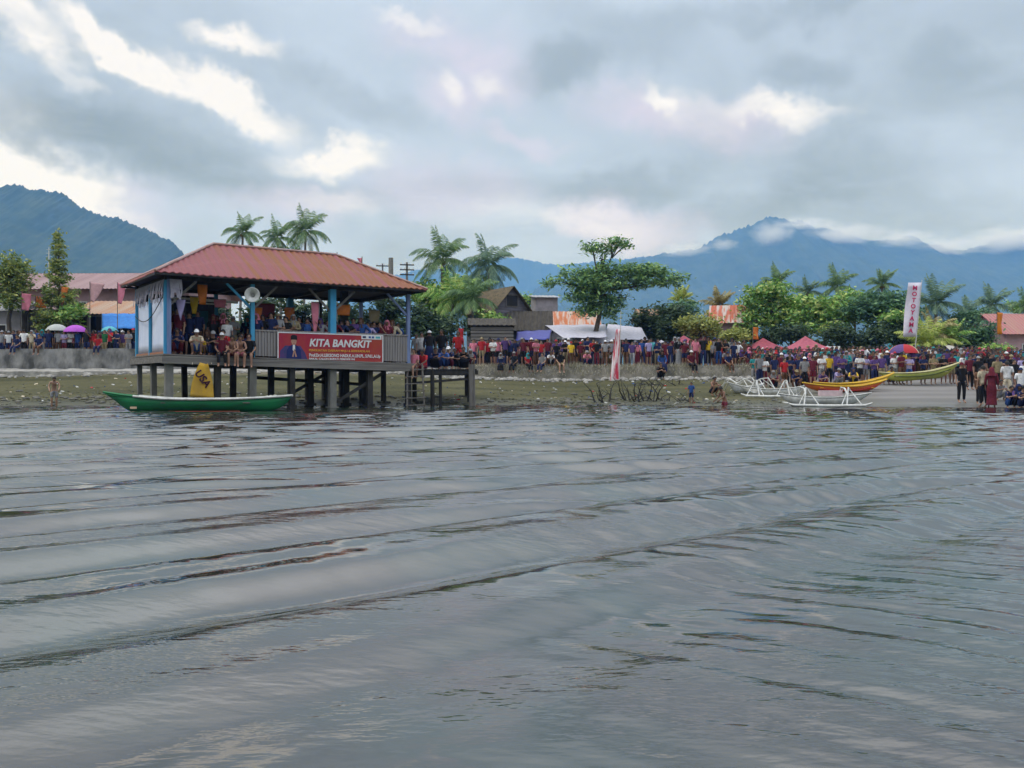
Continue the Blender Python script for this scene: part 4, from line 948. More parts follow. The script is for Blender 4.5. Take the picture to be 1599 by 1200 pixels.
def outrigger(name, loc, rz, L, lab, hullm, armm, extra=True, group=None, float_side=(1, -1)):
    t = empty(name, loc, rz, lab, 'boat', group)
    b, gl, gr = hull_mb(L, .30, .36, .20, .16, .10, .06)
    b.build('hull', hullm, t, True)
    for g in (gl, gr):
        b = MB(); b.tube([p+V((0, 0, .01)) for p in g], .026, 6); b.build('gunwale', armm, t)
    for s in float_side:
        b = MB(); b.tube([(-L*.44, 1.45*s, .17), (-L*.36, 1.45*s, .07), (0, 1.45*s, .05), (L*.36, 1.45*s, .07), (L*.42, 1.45*s, .12)], [.03, .055, .06, .055, .03], 8); b.build('float', armm, t)
        for x in (-L*.24, L*.2):
            b = MB(); b.tube([(x, .0, .50), (x+.02, .55*s, .74), (x+.10, .98*s, .78), (x+.22, 1.45*s, .09)], [.036, .032, .030, .028], 6); b.tube([(x+.03, .62*s, .74), (x+.42, 1.45*s, .09)], .022, 5); b.tube([(x-.02, .5*s, .70), (x-.34, 1.45*s, .09)], .022, 5); b.build('outrigger_arm', armm, t)
    for x in (-L*.24, L*.2):
        b = MB(); b.tube([(x, -.55, .72), (x, 0, .52), (x, .55, .72)], .034, 6); b.build('crossbeam', armm, t)
    if extra:
        b = MB(); b.box((-L*.06, 0, .54), (.9, .46, .22)); b.build('engine_cover', flat('pink_white_paint', (.66, .5, .52, 1)), t)
        b = MB(); b.tube([(L*.3, .1, .5), (L*.33, .1, 1.0)], .02, 5); b.build('mast', armm, t)
    return t
outrigger('outrigger_boat', (PX(1288, 37.2), 37.2, .0), R(168), 3.7, 'white outrigger boat afloat at the water edge, nearest of the white boats', WHITEW, WHITEW)
outrigger('outrigger_boat', (PX(1204, 42.0), 42.0, .30), R(-16), 3.0, 'small white outrigger boat beached behind, left of the nearest white boat', WHITEW, WHITEW, False)
outrigger('outrigger_boat', (PX(1165, 43.6), 43.6, .42), R(25), 2.2, 'small white outrigger boat with thin arms, leftmost of the white boats', WHITEW, WHITEW, False)
ORG = mat('orange_boat_paint', (.55, .13, .02, 1), (.42, .10, .03, 1), 3, .45); YEL = mat('yellow_boat_paint', (.66, .42, .02, 1), (.58, .34, .03, 1), 3, .45); YGR = mat('pale_green_boat_paint', (.42, .44, .08, 1), (.30, .32, .08, 1), 3, .5); REDP = flat('red_boat_paint', (.42, .03, .03, 1))
def racer(loc, rz, L, lab, hm, rim, stripe, tilt=0.0, dep=.42):
    t = empty('racing_canoe', loc, rz, lab, 'boat', 'painted racing canoes on the beach'); t.rotation_euler = (0, tilt, rz)
    b, gl, gr = hull_mb(L, .30, dep, .18, .34, .05, .10, 3.0); b.build('hull', hm, t, True)
    for g, s in ((gl, 1), (gr, -1)):
        b = MB(); b.tube([p+V((0, .01*s, .01)) for p in g], .035, 6); b.build('gunwale', rim, t)
        b = MB(); b.tube([V((p.x, p.y*.99+.012*s, p.z-.15-.05*(1-abs(p.x)/L*2))) for p in g[4:-3]], .028, 5); b.build('painted_stripe', stripe, t)
    for x in np.linspace(-L*.3, L*.3, 5):
        b = MB(); b.box((x, 0, dep*.78), (.16, .5, .03)); b.build('thwart', rim, t)
    return t
racer((PX(1320, 43.0), 43.0, .52), R(8), 4.3, 'orange racing canoe with red bow resting low on the beach', ORG, YEL, REDP, 0, .27)
racer((PX(1335, 44.4), 44.4, .72), R(6), 4.2, 'yellow racing canoe lying just behind the orange one', YEL, YEL, ORG, R(-4), .24)
racer((PX(1438, 47.0), 47.0, 1.12), R(-3), 4.2, 'pale green racing canoe with upswept bow lifted above the beach', YGR, flat('cream_paint', (.6, .55, .3, 1)), flat('dark_green_paint', (.08, .11, .03, 1)), R(-5), .40)
b = MB(); b.tube([(-.7, 0, 0), (-.3, 0, .03), (.4, .02, .02), (.75, .05, 0)], [.03, .06, .06, .03], 7); o = b.build('driftwood_log', DARKWOOD, loc=(PX(1317, 31.5), 31.5, .0)); tag(o, 'dark log floating just in front of the nearest white boat', 'log')

# ------------------------------------------------------------------ houses and shelters
def corrug(b, p00, p10, p11, p01, pitch=.3, amp=.022, th=.03, rows=3):
    """corrugated sheet with ribs from the p0x edge to the p1x edge; p00-p10 is the eave"""
    p00, p10, p11, p01 = map(V, (p00, p10, p11, p01)); L = (p10-p00).length; n = max(6, int(L/(pitch/5)))
    nrm = (p10-p00).cross(p01-p00).normalized()
    b.slab(lambda u, v: (p00.lerp(p10, u)).lerp(p01.lerp(p11, u), v)+nrm*amp*math.sin(2*PI*u*L/pitch), n, rows, tuple(nrm*-th))
def house(name, lab, x, y, zg, w, d, h, rise, yaw, wallm, roofm, ov=.5, openings=(), gable_front=False, cat='house', board=False, shed=False):
    """ridge along local x unless gable_front; openings: (kind, centre u, sill z, width, height) on the front"""
    t = empty(name, (x, y, zg), yaw, lab, cat)
    b = MB(); hw, hd = w/2, d/2
    if shed:
        vs = [(-hw, -hd, 0), (hw, -hd, 0), (hw, hd, 0), (-hw, hd, 0), (-hw, -hd, h), (hw, -hd, h), (hw, hd, h+rise), (-hw, hd, h+rise)]
        b.add(vs, [(0,1,5,4), (1,2,6,5), (2,3,7,6), (3,0,4,7), (4,5,6,7)])
    elif gable_front:
        b.add([(-hw, -hd, 0), (hw, -hd, 0), (hw, hd, 0), (-hw, hd, 0), (-hw, -hd, h), (hw, -hd, h), (hw, hd, h), (-hw, hd, h), (0, -hd, h+rise), (0, hd, h+rise)],
              [(0,1,5,8,4), (2,3,7,9,6), (1,2,6,5), (3,0,4,7)])
    else:
        b.add([(-hw, -hd, 0), (hw, -hd, 0), (hw, hd, 0), (-hw, hd, 0), (-hw, -hd, h), (hw, -hd, h), (hw, hd, h), (-hw, hd, h), (-hw, 0, h+rise), (hw, 0, h+rise)],
              [(0,1,5,4), (2,3,7,6), (1,2,6,9,5), (3,0,4,8,7)])
    b.build('wall', wallm, t)
    if board:
        b = MB(); z = .1
        while z < h-.1: b.box((0, -hd-.02, z), (w+.04, .03, .17)); z += .22
        b.build('siding', board, t)
    b = MB(); k = rise/(hd if not gable_front else hw)
    if shed:
        k = rise/d
        corrug(b, (-hw-ov, -hd-ov, h-ov*k+.06), (hw+ov, -hd-ov, h-ov*k+.06), (hw+ov, hd+ov*.5, h+rise+ov*.5*k+.06), (-hw-ov, hd+ov*.5, h+rise+ov*.5*k+.06))
    elif gable_front:
        corrug(b, (-hw-ov, hd+ov, h-ov*k+.06), (-hw-ov, -hd-ov, h-ov*k+.06), (0, -hd-ov, h+rise+.06), (0, hd+ov, h+rise+.06))
        corrug(b, (hw+ov, -hd-ov, h-ov*k+.06), (hw+ov, hd+ov, h-ov*k+.06), (0.004, hd+ov, h+rise+.064), (0.004, -hd-ov, h+rise+.064))
    else:
        corrug(b, (-hw-ov, -hd-ov, h-ov*k+.06), (hw+ov, -hd-ov, h-ov*k+.06), (hw+ov, 0, h+rise+.06), (-hw-ov, 0, h+rise+.06))
        corrug(b, (hw+ov, hd+ov, h-ov*k+.06), (-hw-ov, hd+ov, h-ov*k+.06), (-hw-ov, .004, h+rise+.064), (hw+ov, .004, h+rise+.064))
    b.build('roof', roofm, t)
    for kind, u, sz, ww, hh in openings:
        b = MB(); b.box((u, -hd-.03, sz+hh/2), (ww+.16, .05, hh+.16)); fr = b.build(kind, WHITEW if kind == 'window' else WOOD, t)
        b = MB(); b.box((u, -hd-.062, sz+hh/2), (ww, .02, hh)); b.build('pane' if kind == 'window' else 'panel', DARKIN, fr)
    return t
def at(px, Y): return PX(px, Y)
house('long_hall', 'long hall with faded pink metal roof and pink wall behind the left trees', -32.2, 71, 2.5, 17, 9, 5.55, 1.5, R(-2), PINKW, PINKR, .8,
      [('window', -3.5, 3.2, 1.6, 1.2), ('window', 0, 3.2, 1.6, 1.2), ('window', 2.6, 3.2, 1.4, 1.2), ('window', 5.0, 3.2, 1.4, 1.2), ('window', 7.3, 3.2, 1.2, 1.2)], cat='hall')
def shed(name, lab, x0, x1, yf, yb, zg, zf, zb, roofm, posts=5, back=None, cat='shed', side=True):
    """open shed: posts, sloping sheet roof and a dark back wall"""
    t = empty(name, ((x0+x1)/2, yf, zg), 0, lab, cat); w = (x1-x0)/2; d = yb-yf
    b = MB(); corrug(b, (-w-.3, -.35, zf-zg), (w+.3, -.35, zf-zg), (w+.3, d+.2, zb-zg), (-w-.3, d+.2, zb-zg)); b.build('roof', roofm, t)
    for i in range(posts):
        b = MB(); x = -w+2*w*i/(posts-1); b.beam((x, 0, 0), (x, 0, zf-zg-.03), .11, .11); b.build('post', WOOD, t)
    b = MB(); b.slab(lambda u, v: V((-w+2*w*u, d, (zb-zg-.1)*v)), 2, 2, (0, .06, 0)); b.build('back_wall', back or DARKWOOD, t)
    b = MB(); b.beam((-w, .0, zf-zg-.12), (w, .0, zf-zg-.12), .08, .12); b.build('beam', WOOD, t)
    return t
shed('rusty_shed', 'open shed with rusty brown sheet roof left of the pavilion', at(112, 60), at(216, 60), 60, 63.4, 2.5, 5.55, 6.75, RUSTP, 5)
shed('dark_shed', 'dark open shed with pale roof edge between the left trees', at(28, 59), at(112, 59), 59, 62.5, 2.5, 5.75, 6.2, PINKR, 6)
house('grey_hut', 'small grey hut at the far left edge behind the leafy tree', at(12, 60), 60, 2.5, 3.4, 3, 3.2, .6, 0, GREYW, GREYR, .3, [('window', .3, 1.5, .9, .7)], cat='hut')
def sheet(name, lab, pts, m, cat='tarp', legs=(), sag=.1, zg=1.9, group=None, legm=None):
    """a cloth or tarp roof through four corner points (front-left, front-right, back-right, back-left) on poles"""
    c = sum((V(p) for p in pts), V())/4; t = empty(name, (c.x, c.y, zg), 0, lab, cat, group); q = [V(p)-V((c.x, c.y, zg)) for p in pts]
    b = MB(); b.slab(lambda u, v: q[0].lerp(q[1], u).lerp(q[3].lerp(q[2], u), v)-V((0, 0, sag*math.sin(PI*u)*math.sin(PI*v)+.02*math.sin(u*17))), 14, 6, (0, .004, -.012)); b.build('cloth', m, t, True)
    for p in q:
        z0 = gz(p.x+c.x, p.y+c.y)-zg
        b = MB(); b.tube([(p.x, p.y, z0-.1), tuple(p)], .035, 6); b.build('pole', legm or GALV, t)
    return t
Yf, Yb = 57.0, 57.5
sheet('blue_awning', 'bright blue awning cloth under the rusty shed roof left of the pavilion', [(at(160, 58), 58, PZ(513, 58)), (at(213, 58), 58, PZ(513, 58)), (at(213, 59), 59, PZ(490, 59)), (at(160, 59), 59, PZ(490, 59))], TARPB, 'awning', sag=.03)
sheet('purple_tarp', 'purple blue tarp shelter left of the big white canopy', [(at(806, 57), 57, PZ(532, 57)), (at(858, 57), 57, PZ(530, 57)), (at(862, 60), 60, PZ(515, 60)), (at(808, 60), 60, PZ(518, 60))], TARPP)
sheet('white_canopy', 'large white canopy sheet beneath the layered tree', [(at(880, 57), 57, PZ(528, 57)), (at(948, 57), 57, PZ(527, 57)), (at(946, 62.5), 62.5, PZ(507, 62.5)), (at(852, 62.5), 62.5, PZ(508, 62.5))], CANW, 'canopy')
sheet('white_tarp', 'lower white tarp slanting below the large white canopy', [(at(915, 56.4), 56.4, PZ(541, 56.4)), (at(958, 56.4), 56.4, PZ(541, 56.4)), (at(962, 59), 59, PZ(528, 59)), (at(895, 59), 59, PZ(527, 59))], CANW)
sheet('white_marquee', 'white marquee roof right of the layered tree trunk behind the red and white feather banner', [(at(942, 59), 59, PZ(530, 59)), (at(1012, 59), 59, PZ(531, 59)), (at(1002, 64), 64, PZ(512, 64)), (at(950, 64), 64, PZ(506, 64))], CANW, 'marquee')
def tent(lab, px, Y, wpx, ytop, ybase, m, group=None):
    w = wpx/F*Y; x = at(px, Y); zg = gz(x, Y); t = empty('canopy_tent', (x, Y, zg), R(8), lab, 'tent', group); hz = PZ(ybase, Y)-zg; tz = PZ(ytop, Y)-zg; h = w/2
    b = MB(); n = 8
    cs = [(-h, -h), (h, -h), (h, h), (-h, h)]
    for i in range(4):
        p, q = V((*cs[i], hz)), V((*cs[(i+1) % 4], hz)); top = V((0, 0, tz))
        b.slab(lambda u, v: p.lerp(q, u).lerp(top, v)-V((0, 0, .10*math.sin(PI*v)*(tz-hz))), 6, 6, (0, 0, -.012))
    b.build('roof', m, t, False)
    b = MB()
    for i in range(4):
        p, q = V((*cs[i], hz)), V((*cs[(i+1) % 4], hz)); o = (p+q)/2; o.z = 0; o = o.normalized()*.008
        b.slab(lambda u, v: p.lerp(q, u)+o-V((0, 0, (.16+.04*abs(math.sin(u*18)))*v)), 24, 1, tuple(o*.8))
    b.build('valance', m, t)
    for c in cs:
        b = MB(); b.tube([(c[0]*.985, c[1]*.985, -.05), (c[0]*.985, c[1]*.985, hz)], .03, 6); b.build('leg', GALV, t)
tent('small white tent peaking above the crowd left of the pink tents', 1033, 58.5, 30, 531, 541, CANW)
tent('pink canopy tent below the yellow green bush, leftmost of the pink tents', 1068, 59.5, 66, 524, 544, CANP)
tent('pale pink canopy tent peeking behind the leftmost pink tent', 1098, 62, 60, 524, 543, CLR['pink'])
tent('dark pink canopy tent right of the orange pennant', 1192, 60, 58, 528, 546, CANR)
tent('pink canopy tent with bright peak under the dark shrubs, rightmost', 1258, 59.5, 60, 525, 546, CANP)
sheet('grey_tarp', 'small pale grey tarp just right of the rightmost pink tent', [(at(1283, 59), 59, PZ(549, 59)), (at(1312, 59), 59, PZ(549, 59)), (at(1312, 61), 61, PZ(541, 61)), (at(1285, 61), 61, PZ(541, 61))], flat('grey_tarp_cloth', (.42, .43, .42, 1)))
sheet('blue_tarp', 'bright blue tarp shelter at the right edge of the beach', [(at(1560, 55), 55, PZ(566, 55)), (at(1640, 55), 55, PZ(570, 55)), (at(1650, 59), 59, PZ(549, 59)), (at(1566, 59), 59, PZ(549, 59))], TARPB, sag=.25)
sheet('leaf_shelter', 'pale leaf thatched shelter roof sloping to the right behind the crowd', [(at(1482, 57), 57, PZ(546, 57)), (at(1528, 57), 57, PZ(556, 57)), (at(1520, 60), 60, PZ(550, 60)), (at(1474, 60), 60, PZ(537, 60))], mat('dry_leaf_thatch', (.48, .46, .42, 1), (.30, .28, .24, 1), 6, .9, .3, (1, .3, 1)), 'shelter', sag=.0, legm=WOOD)
house('wooden_house', 'weathered wooden house with open dark gable and brown thatched roof', at(776, 66), 66, 1.95, 2.7, 4.2, 4.35, 1.5, R(32), mat('lilac_grey_boards', (.17, .16, .19, 1), (.09, .085, .095, 1), 4, .9, .2, (.2, .2, 3)), THATCH, .35, [('opening', .0, 4.5, .9, .75), ('opening', -.6, 2.4, .6, .8)], True, board=mat('lilac_boards', (.22, .20, .24, 1), (.12, .11, .13, 1), 4, .9, .2, (.3, 1, 3)))
house('plank_shack', 'low grey plank shack with dark thatch right of the pavilion', at(768, 58.5), 58.5, 1.9, 2.7, 2.4, 2.75, .45, R(3), DARKWOOD, DARKR, .2, [('door', .75, 0, .7, 1.7)], cat='shack', board=WOODH)
house('dark_shack', 'dark thatched shack between the wooden house and the purple tarp', at(824, 64), 64, 1.9, 2.9, 3, 2.9, 1.2, R(-4), DARKWOOD, DARKR, .35, [('window', -.2, 1.4, .7, .7)], cat='shack')
house('grey_house', 'tall narrow grey house with pale lean-to roof left of the layered tree', at(850, 74), 74, 1.9, 1.75, 3.4, 5.9, .45, R(6), GREYW, GREYR, .25, [('window', .1, 3.9, .6, .7)], shed=True)
house('rust_roof_house', 'low house with striped rusty orange roof above the white canopy', at(893, 68), 68, 1.9, 3.6, 4, 3.35, 1.05, R(-3), GREYW, mat('striped_rust_roof', (.46, .36, .30, 1), (.42, .13, .045, 1), 3.2, .7, .05, (1.3, .10, .2), lo=.44, hi=.56), .35, [('window', -.7, 1.6, .7, .7)])
house('shrub_house', 'small rusty roof peeking from the dark shrubs above the white marquee', at(1014, 72), 72, 1.9, 1.7, 3, 4.1, .8, R(4), GREYW, RUSTP, .3)
house('orange_roof_house', 'house with striped orange and white sheet roof beside the yellow green bush', at(1138, 72), 72, 1.9, 2.2, 4, 3.9, 1.3, R(-14), PINKW, mat('striped_orange_roof', (.45, .40, .36, 1), (.40, .10, .05, 1), 2.6, .7, .05, (1.2, .12, .2), lo=.45, hi=.55), .4, [('window', 0, 1.6, .7, .8)])
house('pink_roof_house', 'house with long faded red roof at the right edge behind the crowd', at(1595, 72), 72, 1.9, 6.0, 5, 3.0, 1.5, R(5), PINKW, mat('faded_red_roof', (.36, .12, .13, 1), (.34, .19, .15, 1), 1.1, .7, .05, (1.2, .12, .2)), .45, [('window', -1.2, 1.2, .8, .8)])
house('grey_shed', 'grey roofed shed above the long red roof at the right edge', at(1592, 84), 84, 1.9, 3.2, 4, 4.4, 1.1, R(-3), GREYW, GREYR, .3, cat='shed')

# utility poles, flags and banners
def pole(px, Y, ytop, lab, arms=2, r=.10):
    x = at(px, Y); zg = gz(x, Y); zt = PZ(ytop, Y); t = empty('utility_pole', (x, Y, zg), R(10), lab, 'utility pole')
    b = MB(); b.tube([(0, 0, -.2), (0, 0, zt-zg)], [r*1.3, r], 8); b.build('pole', CONC, t)
    for k in range(arms):
        b = MB(); b.box((0, -.1, zt-zg-.25-.45*k), (1.3, .09, .1)); b.build('crossarm', DARKWOOD, t)
        b = MB()
        for s in (-.55, -.2, .2, .55): b.tube([(s, -.1, zt-zg-.2-.45*k), (s, -.1, zt-zg-.06-.45*k)], .035, 6)
        b.build('insulator', WHITEW, t)
pole(611, 78, 403, 'grey utility pole just right of the pavilion roof, taller one', 0, .2); pole(636, 82, 410, 'utility pole with dark crossarms right of the pavilion roof', 3)
pole(598, 90, 412, 'thin distant utility pole left of the two taller poles', 1, .08)
def flag(lab, px, Y, ybot, ytop, yc0, yc1, wpx, m, side=1, tip=1.0, name='flag', lean=0.0, group=None, text=None, tm=None, lay=.0):
    """flag on a pole: cloth between rows yc0 and yc1, wpx wide at the top, tip = width share at the bottom"""
    x = at(px, Y); zb = PZ(ybot, Y); t = empty(name, (x, Y, zb), 0, lab, 'flag' if name == 'flag' else 'banner', group); t.rotation_euler = (0, lean, 0)
    b = MB(); b.tube([(0, 0, -.4), (0, 0, PZ(ytop, Y)-zb)], [.03, .018], 6); b.build('pole', WHITEW if name != 'flag' else WOOD, t)
    z1, z0 = PZ(yc0, Y)-zb, PZ(yc1, Y)-zb; w = wpx/F*Y*side
    b = MB(); b.slab(lambda u, v: V(((.02*side+w*u*(1-(1-tip)*(1-v))+lay*side*(1-v)), .07*math.sin(u*5+v*6)*u, z0+(z1-z0)*v-(0 if tip == 1 else 0)-.12*abs(w)*u)), 8, 12, (0, .008, 0)); b.build('cloth', m, t, True)
    if text:
        n = len(text); H = (z1-z0)*.90
        for i, ch in enumerate(text):
            zc = z1-(z1-z0)*.05-H*(i+.5)/n; put('lettering', text_mesh(ch, H/n*.98, tm, .012), t, (w*.5+lay*side*(1-(zc-z0)/(z1-z0)), -.09, zc-.05*abs(w)), (PI/2, 0, 0))
    return t
flag('tall white banner flag with red letters reading MOTOYAMA downward', 1428, 55, 560, 437, 441, 526, 21, flat('white_flag_cloth', (.72, .68, .76, 1), (.62, .58, .68, 1)), -1, 1.0, 'letter_banner', R(5.6), text='MOTOYAMA', tm=flat('banner_letter_red', (.55, .02, .12, 1)))
flag('tall red and white feather banner standing at the low wall', 967, 51.5, 604, 486, 514, 598, 7, mat('red_white_feather', (.58, .05, .09, 1), (.74, .66, .68, 1), 3.0, .8, 0, (2.2, 1, .22), lo=.46, hi=.54), -1, 2.0, 'feather_banner', R(1.5))
flag('pink and white swallow flag at the far left before the dark shed', 34, 57, 545, 456, 458, 484, 16, CLR['pink'], 1, .7)
flag('yellow triangular pennant on the tall conical tree', 96, 57.6, 545, 446, 448, 476, 12, CLR['orange'], 1, .15)
flag('pale pink pennant against the long hall, left one of two', 141, 57, 545, 440, 441, 470, 24, flat('pale_pink_cloth', (.55, .33, .34, 1)), 1, .25)
flag('pink and white pennant against the long hall near the pavilion', 184, 57, 545, 441, 442, 474, 13, CLR['pink'], 1, .5)
flag('orange printed flag on the left before the dark shed', 56, 58, 545, 462, 463, 480, 18, CLR['orange'], 1, .9)
flag('orange vertical pennant right of the orange roofed house', 1176, 60, 560, 510, 511, 530, 8, CLR['orange'], 1, 1)
flag('orange narrow pennant above the long red roof at right', 1557, 62, 575, 486, 488, 522, 8, flat('deep_orange_cloth', (.62, .20, .02, 1)), 1, .9)
flag('red and white hand flag raised above the spectators by the jetty', 716, 54, 560, 512, 513, 538, 8, CLR['red'], 1, .8)
flag('small pink flag on the pavilion ridge behind the right hip', 566, 42, 520, 401, 403, 412, 7, CLR['pink'], -1, .3)
flag('tiny pink flag left of the other one above the right roof hip', 527, 43, 520, 394, 396, 402, 8, CLR['pink'], -1, .5)
b = MB(); b.tube([(0, 0, 0), (0, 0, 4.6)], [.05, .03], 6)
for k in range(6): b.beam((-.28+.02*k, 0, 3.2+.25*k), (.28-.02*k, 0, 3.2+.25*k), .02, .02)
o = b.build('antenna_mast', WHITEW, loc=(at(77, 64), 64, 6.0)); tag(o, 'white aerial mast rising beside the tall conical tree', 'mast')
def umbrella(lab, px, py, Y, wpx, cols):
    x = at(px, Y); r = wpx/F*Y/2; z = PZ(py, Y); t = empty('umbrella', (x, Y, z-1.1), 0, lab, 'umbrella')
    b = MB(); n = len(cols)
    for i in range(16):
        b.cur = i*n//16; a0, a1 = 2*PI*i/16, 2*PI*(i+1)/16
        b.slab(lambda u, v: V((r*math.sin(v*1.25)/math.sin(1.25)*math.cos(a0+(a1-a0)*u), r*math.sin(v*1.25)/math.sin(1.25)*math.sin(a0+(a1-a0)*u), 1.1+.62*r*(math.cos(v*1.25)-math.cos(1.25))/(1-math.cos(1.25)))), 2, 6, (0, 0, -.008))
    b.build('canopy', cols, t)
    b = MB(); b.tube([(0, 0, -.1), (0, 0, 1.1+.66*r)], .014, 6); b.tube([(0, 0, -.1), (.03, 0, -.16), (.07, 0, -.13)], .018, 6); b.build('handle', DARKIN, t)
umbrella('pale grey umbrella held over spectators behind the left seawall', 90, 517, 54.6, 34, [CLR['grey'], flat('light_grey_cloth', (.42, .44, .42, 1))])
umbrella('bright purple umbrella held behind the left seawall', 119, 519, 54.4, 36, [flat('violet_cloth', (.36, .06, .46, 1)), flat('violet_cloth_b', (.42, .09, .52, 1))])
umbrella('rainbow beach umbrella with yellow, blue and orange panels', 1411, 552, 53, 46, [CLR['yellow'], CLR['blue'], CLR['orange'], CLR['purple'], CLR['red'], CLR['cream']])
umbrella('small blue umbrella behind the seawall just left of the pavilion', 172, 518, 54.8, 26, [CLR['blue'], CLR['turquoise']])

# ------------------------------------------------------------------ vegetation
LEAF = dict(
 layered=leafmat('leaf_layered', (0.066, 0.139, 0.061, 1), (0.155, 0.307, 0.124, 1), (0.430, 0.600, 0.185, 1)),
 bright=leafmat('leaf_bright', (0.061, 0.150, 0.035, 1), (0.211, 0.412, 0.088, 1), (0.562, 0.600, 0.194, 1)),
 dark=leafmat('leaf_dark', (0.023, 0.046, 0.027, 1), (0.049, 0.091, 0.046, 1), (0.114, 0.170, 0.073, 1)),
 blue=leafmat('leaf_bluegreen', (0.043, 0.107, 0.066, 1), (0.095, 0.201, 0.107, 1), (0.189, 0.331, 0.142, 1)),
 olive=leafmat('leaf_olive', (0.142, 0.177, 0.047, 1), (0.308, 0.355, 0.095, 1), (0.567, 0.567, 0.166, 1)),
 conifer=leafmat('leaf_conifer', (0.095, 0.166, 0.059, 1), (0.236, 0.308, 0.082, 1), (0.472, 0.472, 0.142, 1)),
 palm=leafmat('leaf_palm', (0.070, 0.130, 0.066, 1), (0.142, 0.248, 0.107, 1), (0.261, 0.378, 0.142, 1)),
 palmdark=leafmat('leaf_palm_dark', (0.079, 0.146, 0.108, 1), (0.146, 0.247, 0.164, 1), (0.256, 0.364, 0.200, 1)),
 palmdry=leafmat('leaf_palm_dry', (0.175, 0.149, 0.061, 1), (0.333, 0.289, 0.123, 1), (0.490, 0.438, 0.210, 1)),
 palmyel=leafmat('leaf_palm_yellow', (0.166, 0.236, 0.047, 1), (0.378, 0.472, 0.095, 1), (0.600, 0.600, 0.213, 1)))
def leaves(name, blobs, n, size, m, parent, seed=0, clump=.35, squash=.6, origin=None, updo=.45):
    """leaf-sized folded faces in clumps through a set of ellipsoids (centre, radii)"""
    rng = np.random.RandomState(seed); vol = np.array([(b[1][0]*b[1][1]*b[1][2])**.72 for b in blobs]); vol /= vol.sum()
    out = []
    per = 26
    nc = max(3, n//per)
    bi = rng.choice(len(blobs), nc, p=vol); d = rng.normal(size=(nc, 3)); d /= np.linalg.norm(d, axis=1)[:, None]; rr = rng.uniform(0, 1, nc)**.42
    cc = np.array([blobs[i][0] for i in bi])+d*rr[:, None]*np.array([blobs[i][1] for i in bi])
    k = rng.randint(0, nc, n); p = cc[k]+rng.normal(size=(n, 3))*clump*np.array([1, 1, squash])
    a = rng.normal(size=(n, 3)); a[:, 2] *= .5; a /= np.linalg.norm(a, axis=1)[:, None]
    up = rng.normal(size=(n, 3))*(1-updo)+np.array([0, -.12, updo*1.6]); b_ = np.cross(up, a); b_ /= np.linalg.norm(b_, axis=1)[:, None]+1e-6
    nrm = np.cross(a, b_)
    s = size*rng.uniform(.55, 1.25, n)[:, None]
    v = np.stack([p-a*s, p+b_*s*.42-nrm*s*.1, p+a*s, p-b_*s*.42-nrm*s*.1], 1)
    v = v.reshape(-1, 3)
    if origin is not None: v = v-np.array(origin)
    f = np.arange(4*n).reshape(-1, 4)
    return from_np(name, v, f, m, parent)
def tree(name, lab, base, trunk, blobs, n, leaf, m, seed, clump=.35, group=None, cat='tree', limbs=True, tr=.16, squash=.6, updo=.45):
    """base: Vector; trunk: list of points with radii; blobs in world coordinates"""
    t = empty(name, base, 0, lab, cat, group); b = MB(); r = random.Random(seed)
    pts = [V(p)-base for p in trunk]; rad = [tr*(1-.6*i/(len(pts)-1)) for i in range(len(pts))]; b.tube(pts, rad, 7)
    if limbs:
        for c, rd in blobs:
            q = V(c)-base; k = pts[min(len(pts)-1, max(1, int(len(pts)*.6)))]
            b.tube([k, k.lerp(q, .5)+V((r.uniform(-.1, .1), 0, -.15*rd[2])), q], [tr*.45, tr*.3, tr*.12], 5)
            for j in range(3):
                e = q+V((r.uniform(-.8, .8)*rd[0], r.uniform(-.6, .6)*rd[1], r.uniform(-.2, .6)*rd[2])); b.tube([k.lerp(q, .7), e], [tr*.22, tr*.07], 4)
    b.build('trunk', BARK, t); leaves('crown', blobs, n, leaf, m, t, seed, clump, squash, origin=tuple(base), updo=updo)
    return t
def B(px, py, Y, rx, ry, rd=None):
    """ellipsoid from photo pixels at distance Y"""
    return ((PX(px, Y), Y, PZ(py, Y)), (rx/F*Y, (rd if rd else rx*.8)/F*Y, ry/F*Y))
# the big layered tree
Y = 60.0; base = V((at(938, Y), Y, 1.9))
t = tree('layered_tree', 'large layered spreading tree with a separate top tuft behind the red and white feather banner', base,
     [base+V((0, 0, -.2)), P(937, 548, Y), P(930, 522, Y), P(936, 495, Y), P(940, 455, Y), P(938, 425, Y), P(941, 405, Y)],
     [B(925, 387, Y, 24, 8), B(962, 382, Y, 24, 9), B(945, 398, Y, 9, 5),
      B(905, 428, Y, 34, 11), B(955, 422, Y, 48, 12), B(1005, 424, Y, 40, 12), B(1048, 438, Y, 34, 9), B(878, 441, Y, 28, 6), B(940, 444, Y, 54, 14), B(995, 443, Y, 40, 8),
      B(930, 466, Y, 40, 14), B(900, 463, Y, 22, 9), B(962, 470, Y, 22, 12), B(925, 486, Y, 30, 9), B(955, 492, Y, 20, 8)], 9000, .17, LEAF['layered'], 11, .30, tr=.22, squash=.45, updo=.6)
Y = 61.0; base = V((at(1000, Y), Y, 1.9))
def shrub(lab, px, py, Y, rx, ry, m, n, seed, name='shrub', leaf=.16, cat='shrub', extra=(), zg=None):
    x = PX(px, Y); base = V((x, Y, gz(x, Y))); bl = [B(px+rx*random.Random(seed+i).uniform(-.55, .55), py+ry*random.Random(seed*3+i).uniform(-.5, .6), Y+random.Random(seed*5+i).uniform(-.6, .6), rx*.5, ry*.45) for i in range(7)]+list(extra)
    return tree(name, lab, base, [base+V((0, 0, -.2)), base+V((.05, 0, .6*(PZ(py, Y)-base.z))), V((x, Y, PZ(py, Y)))], bl, n, leaf, LEAF[m], seed, .32, cat=cat, tr=.10)
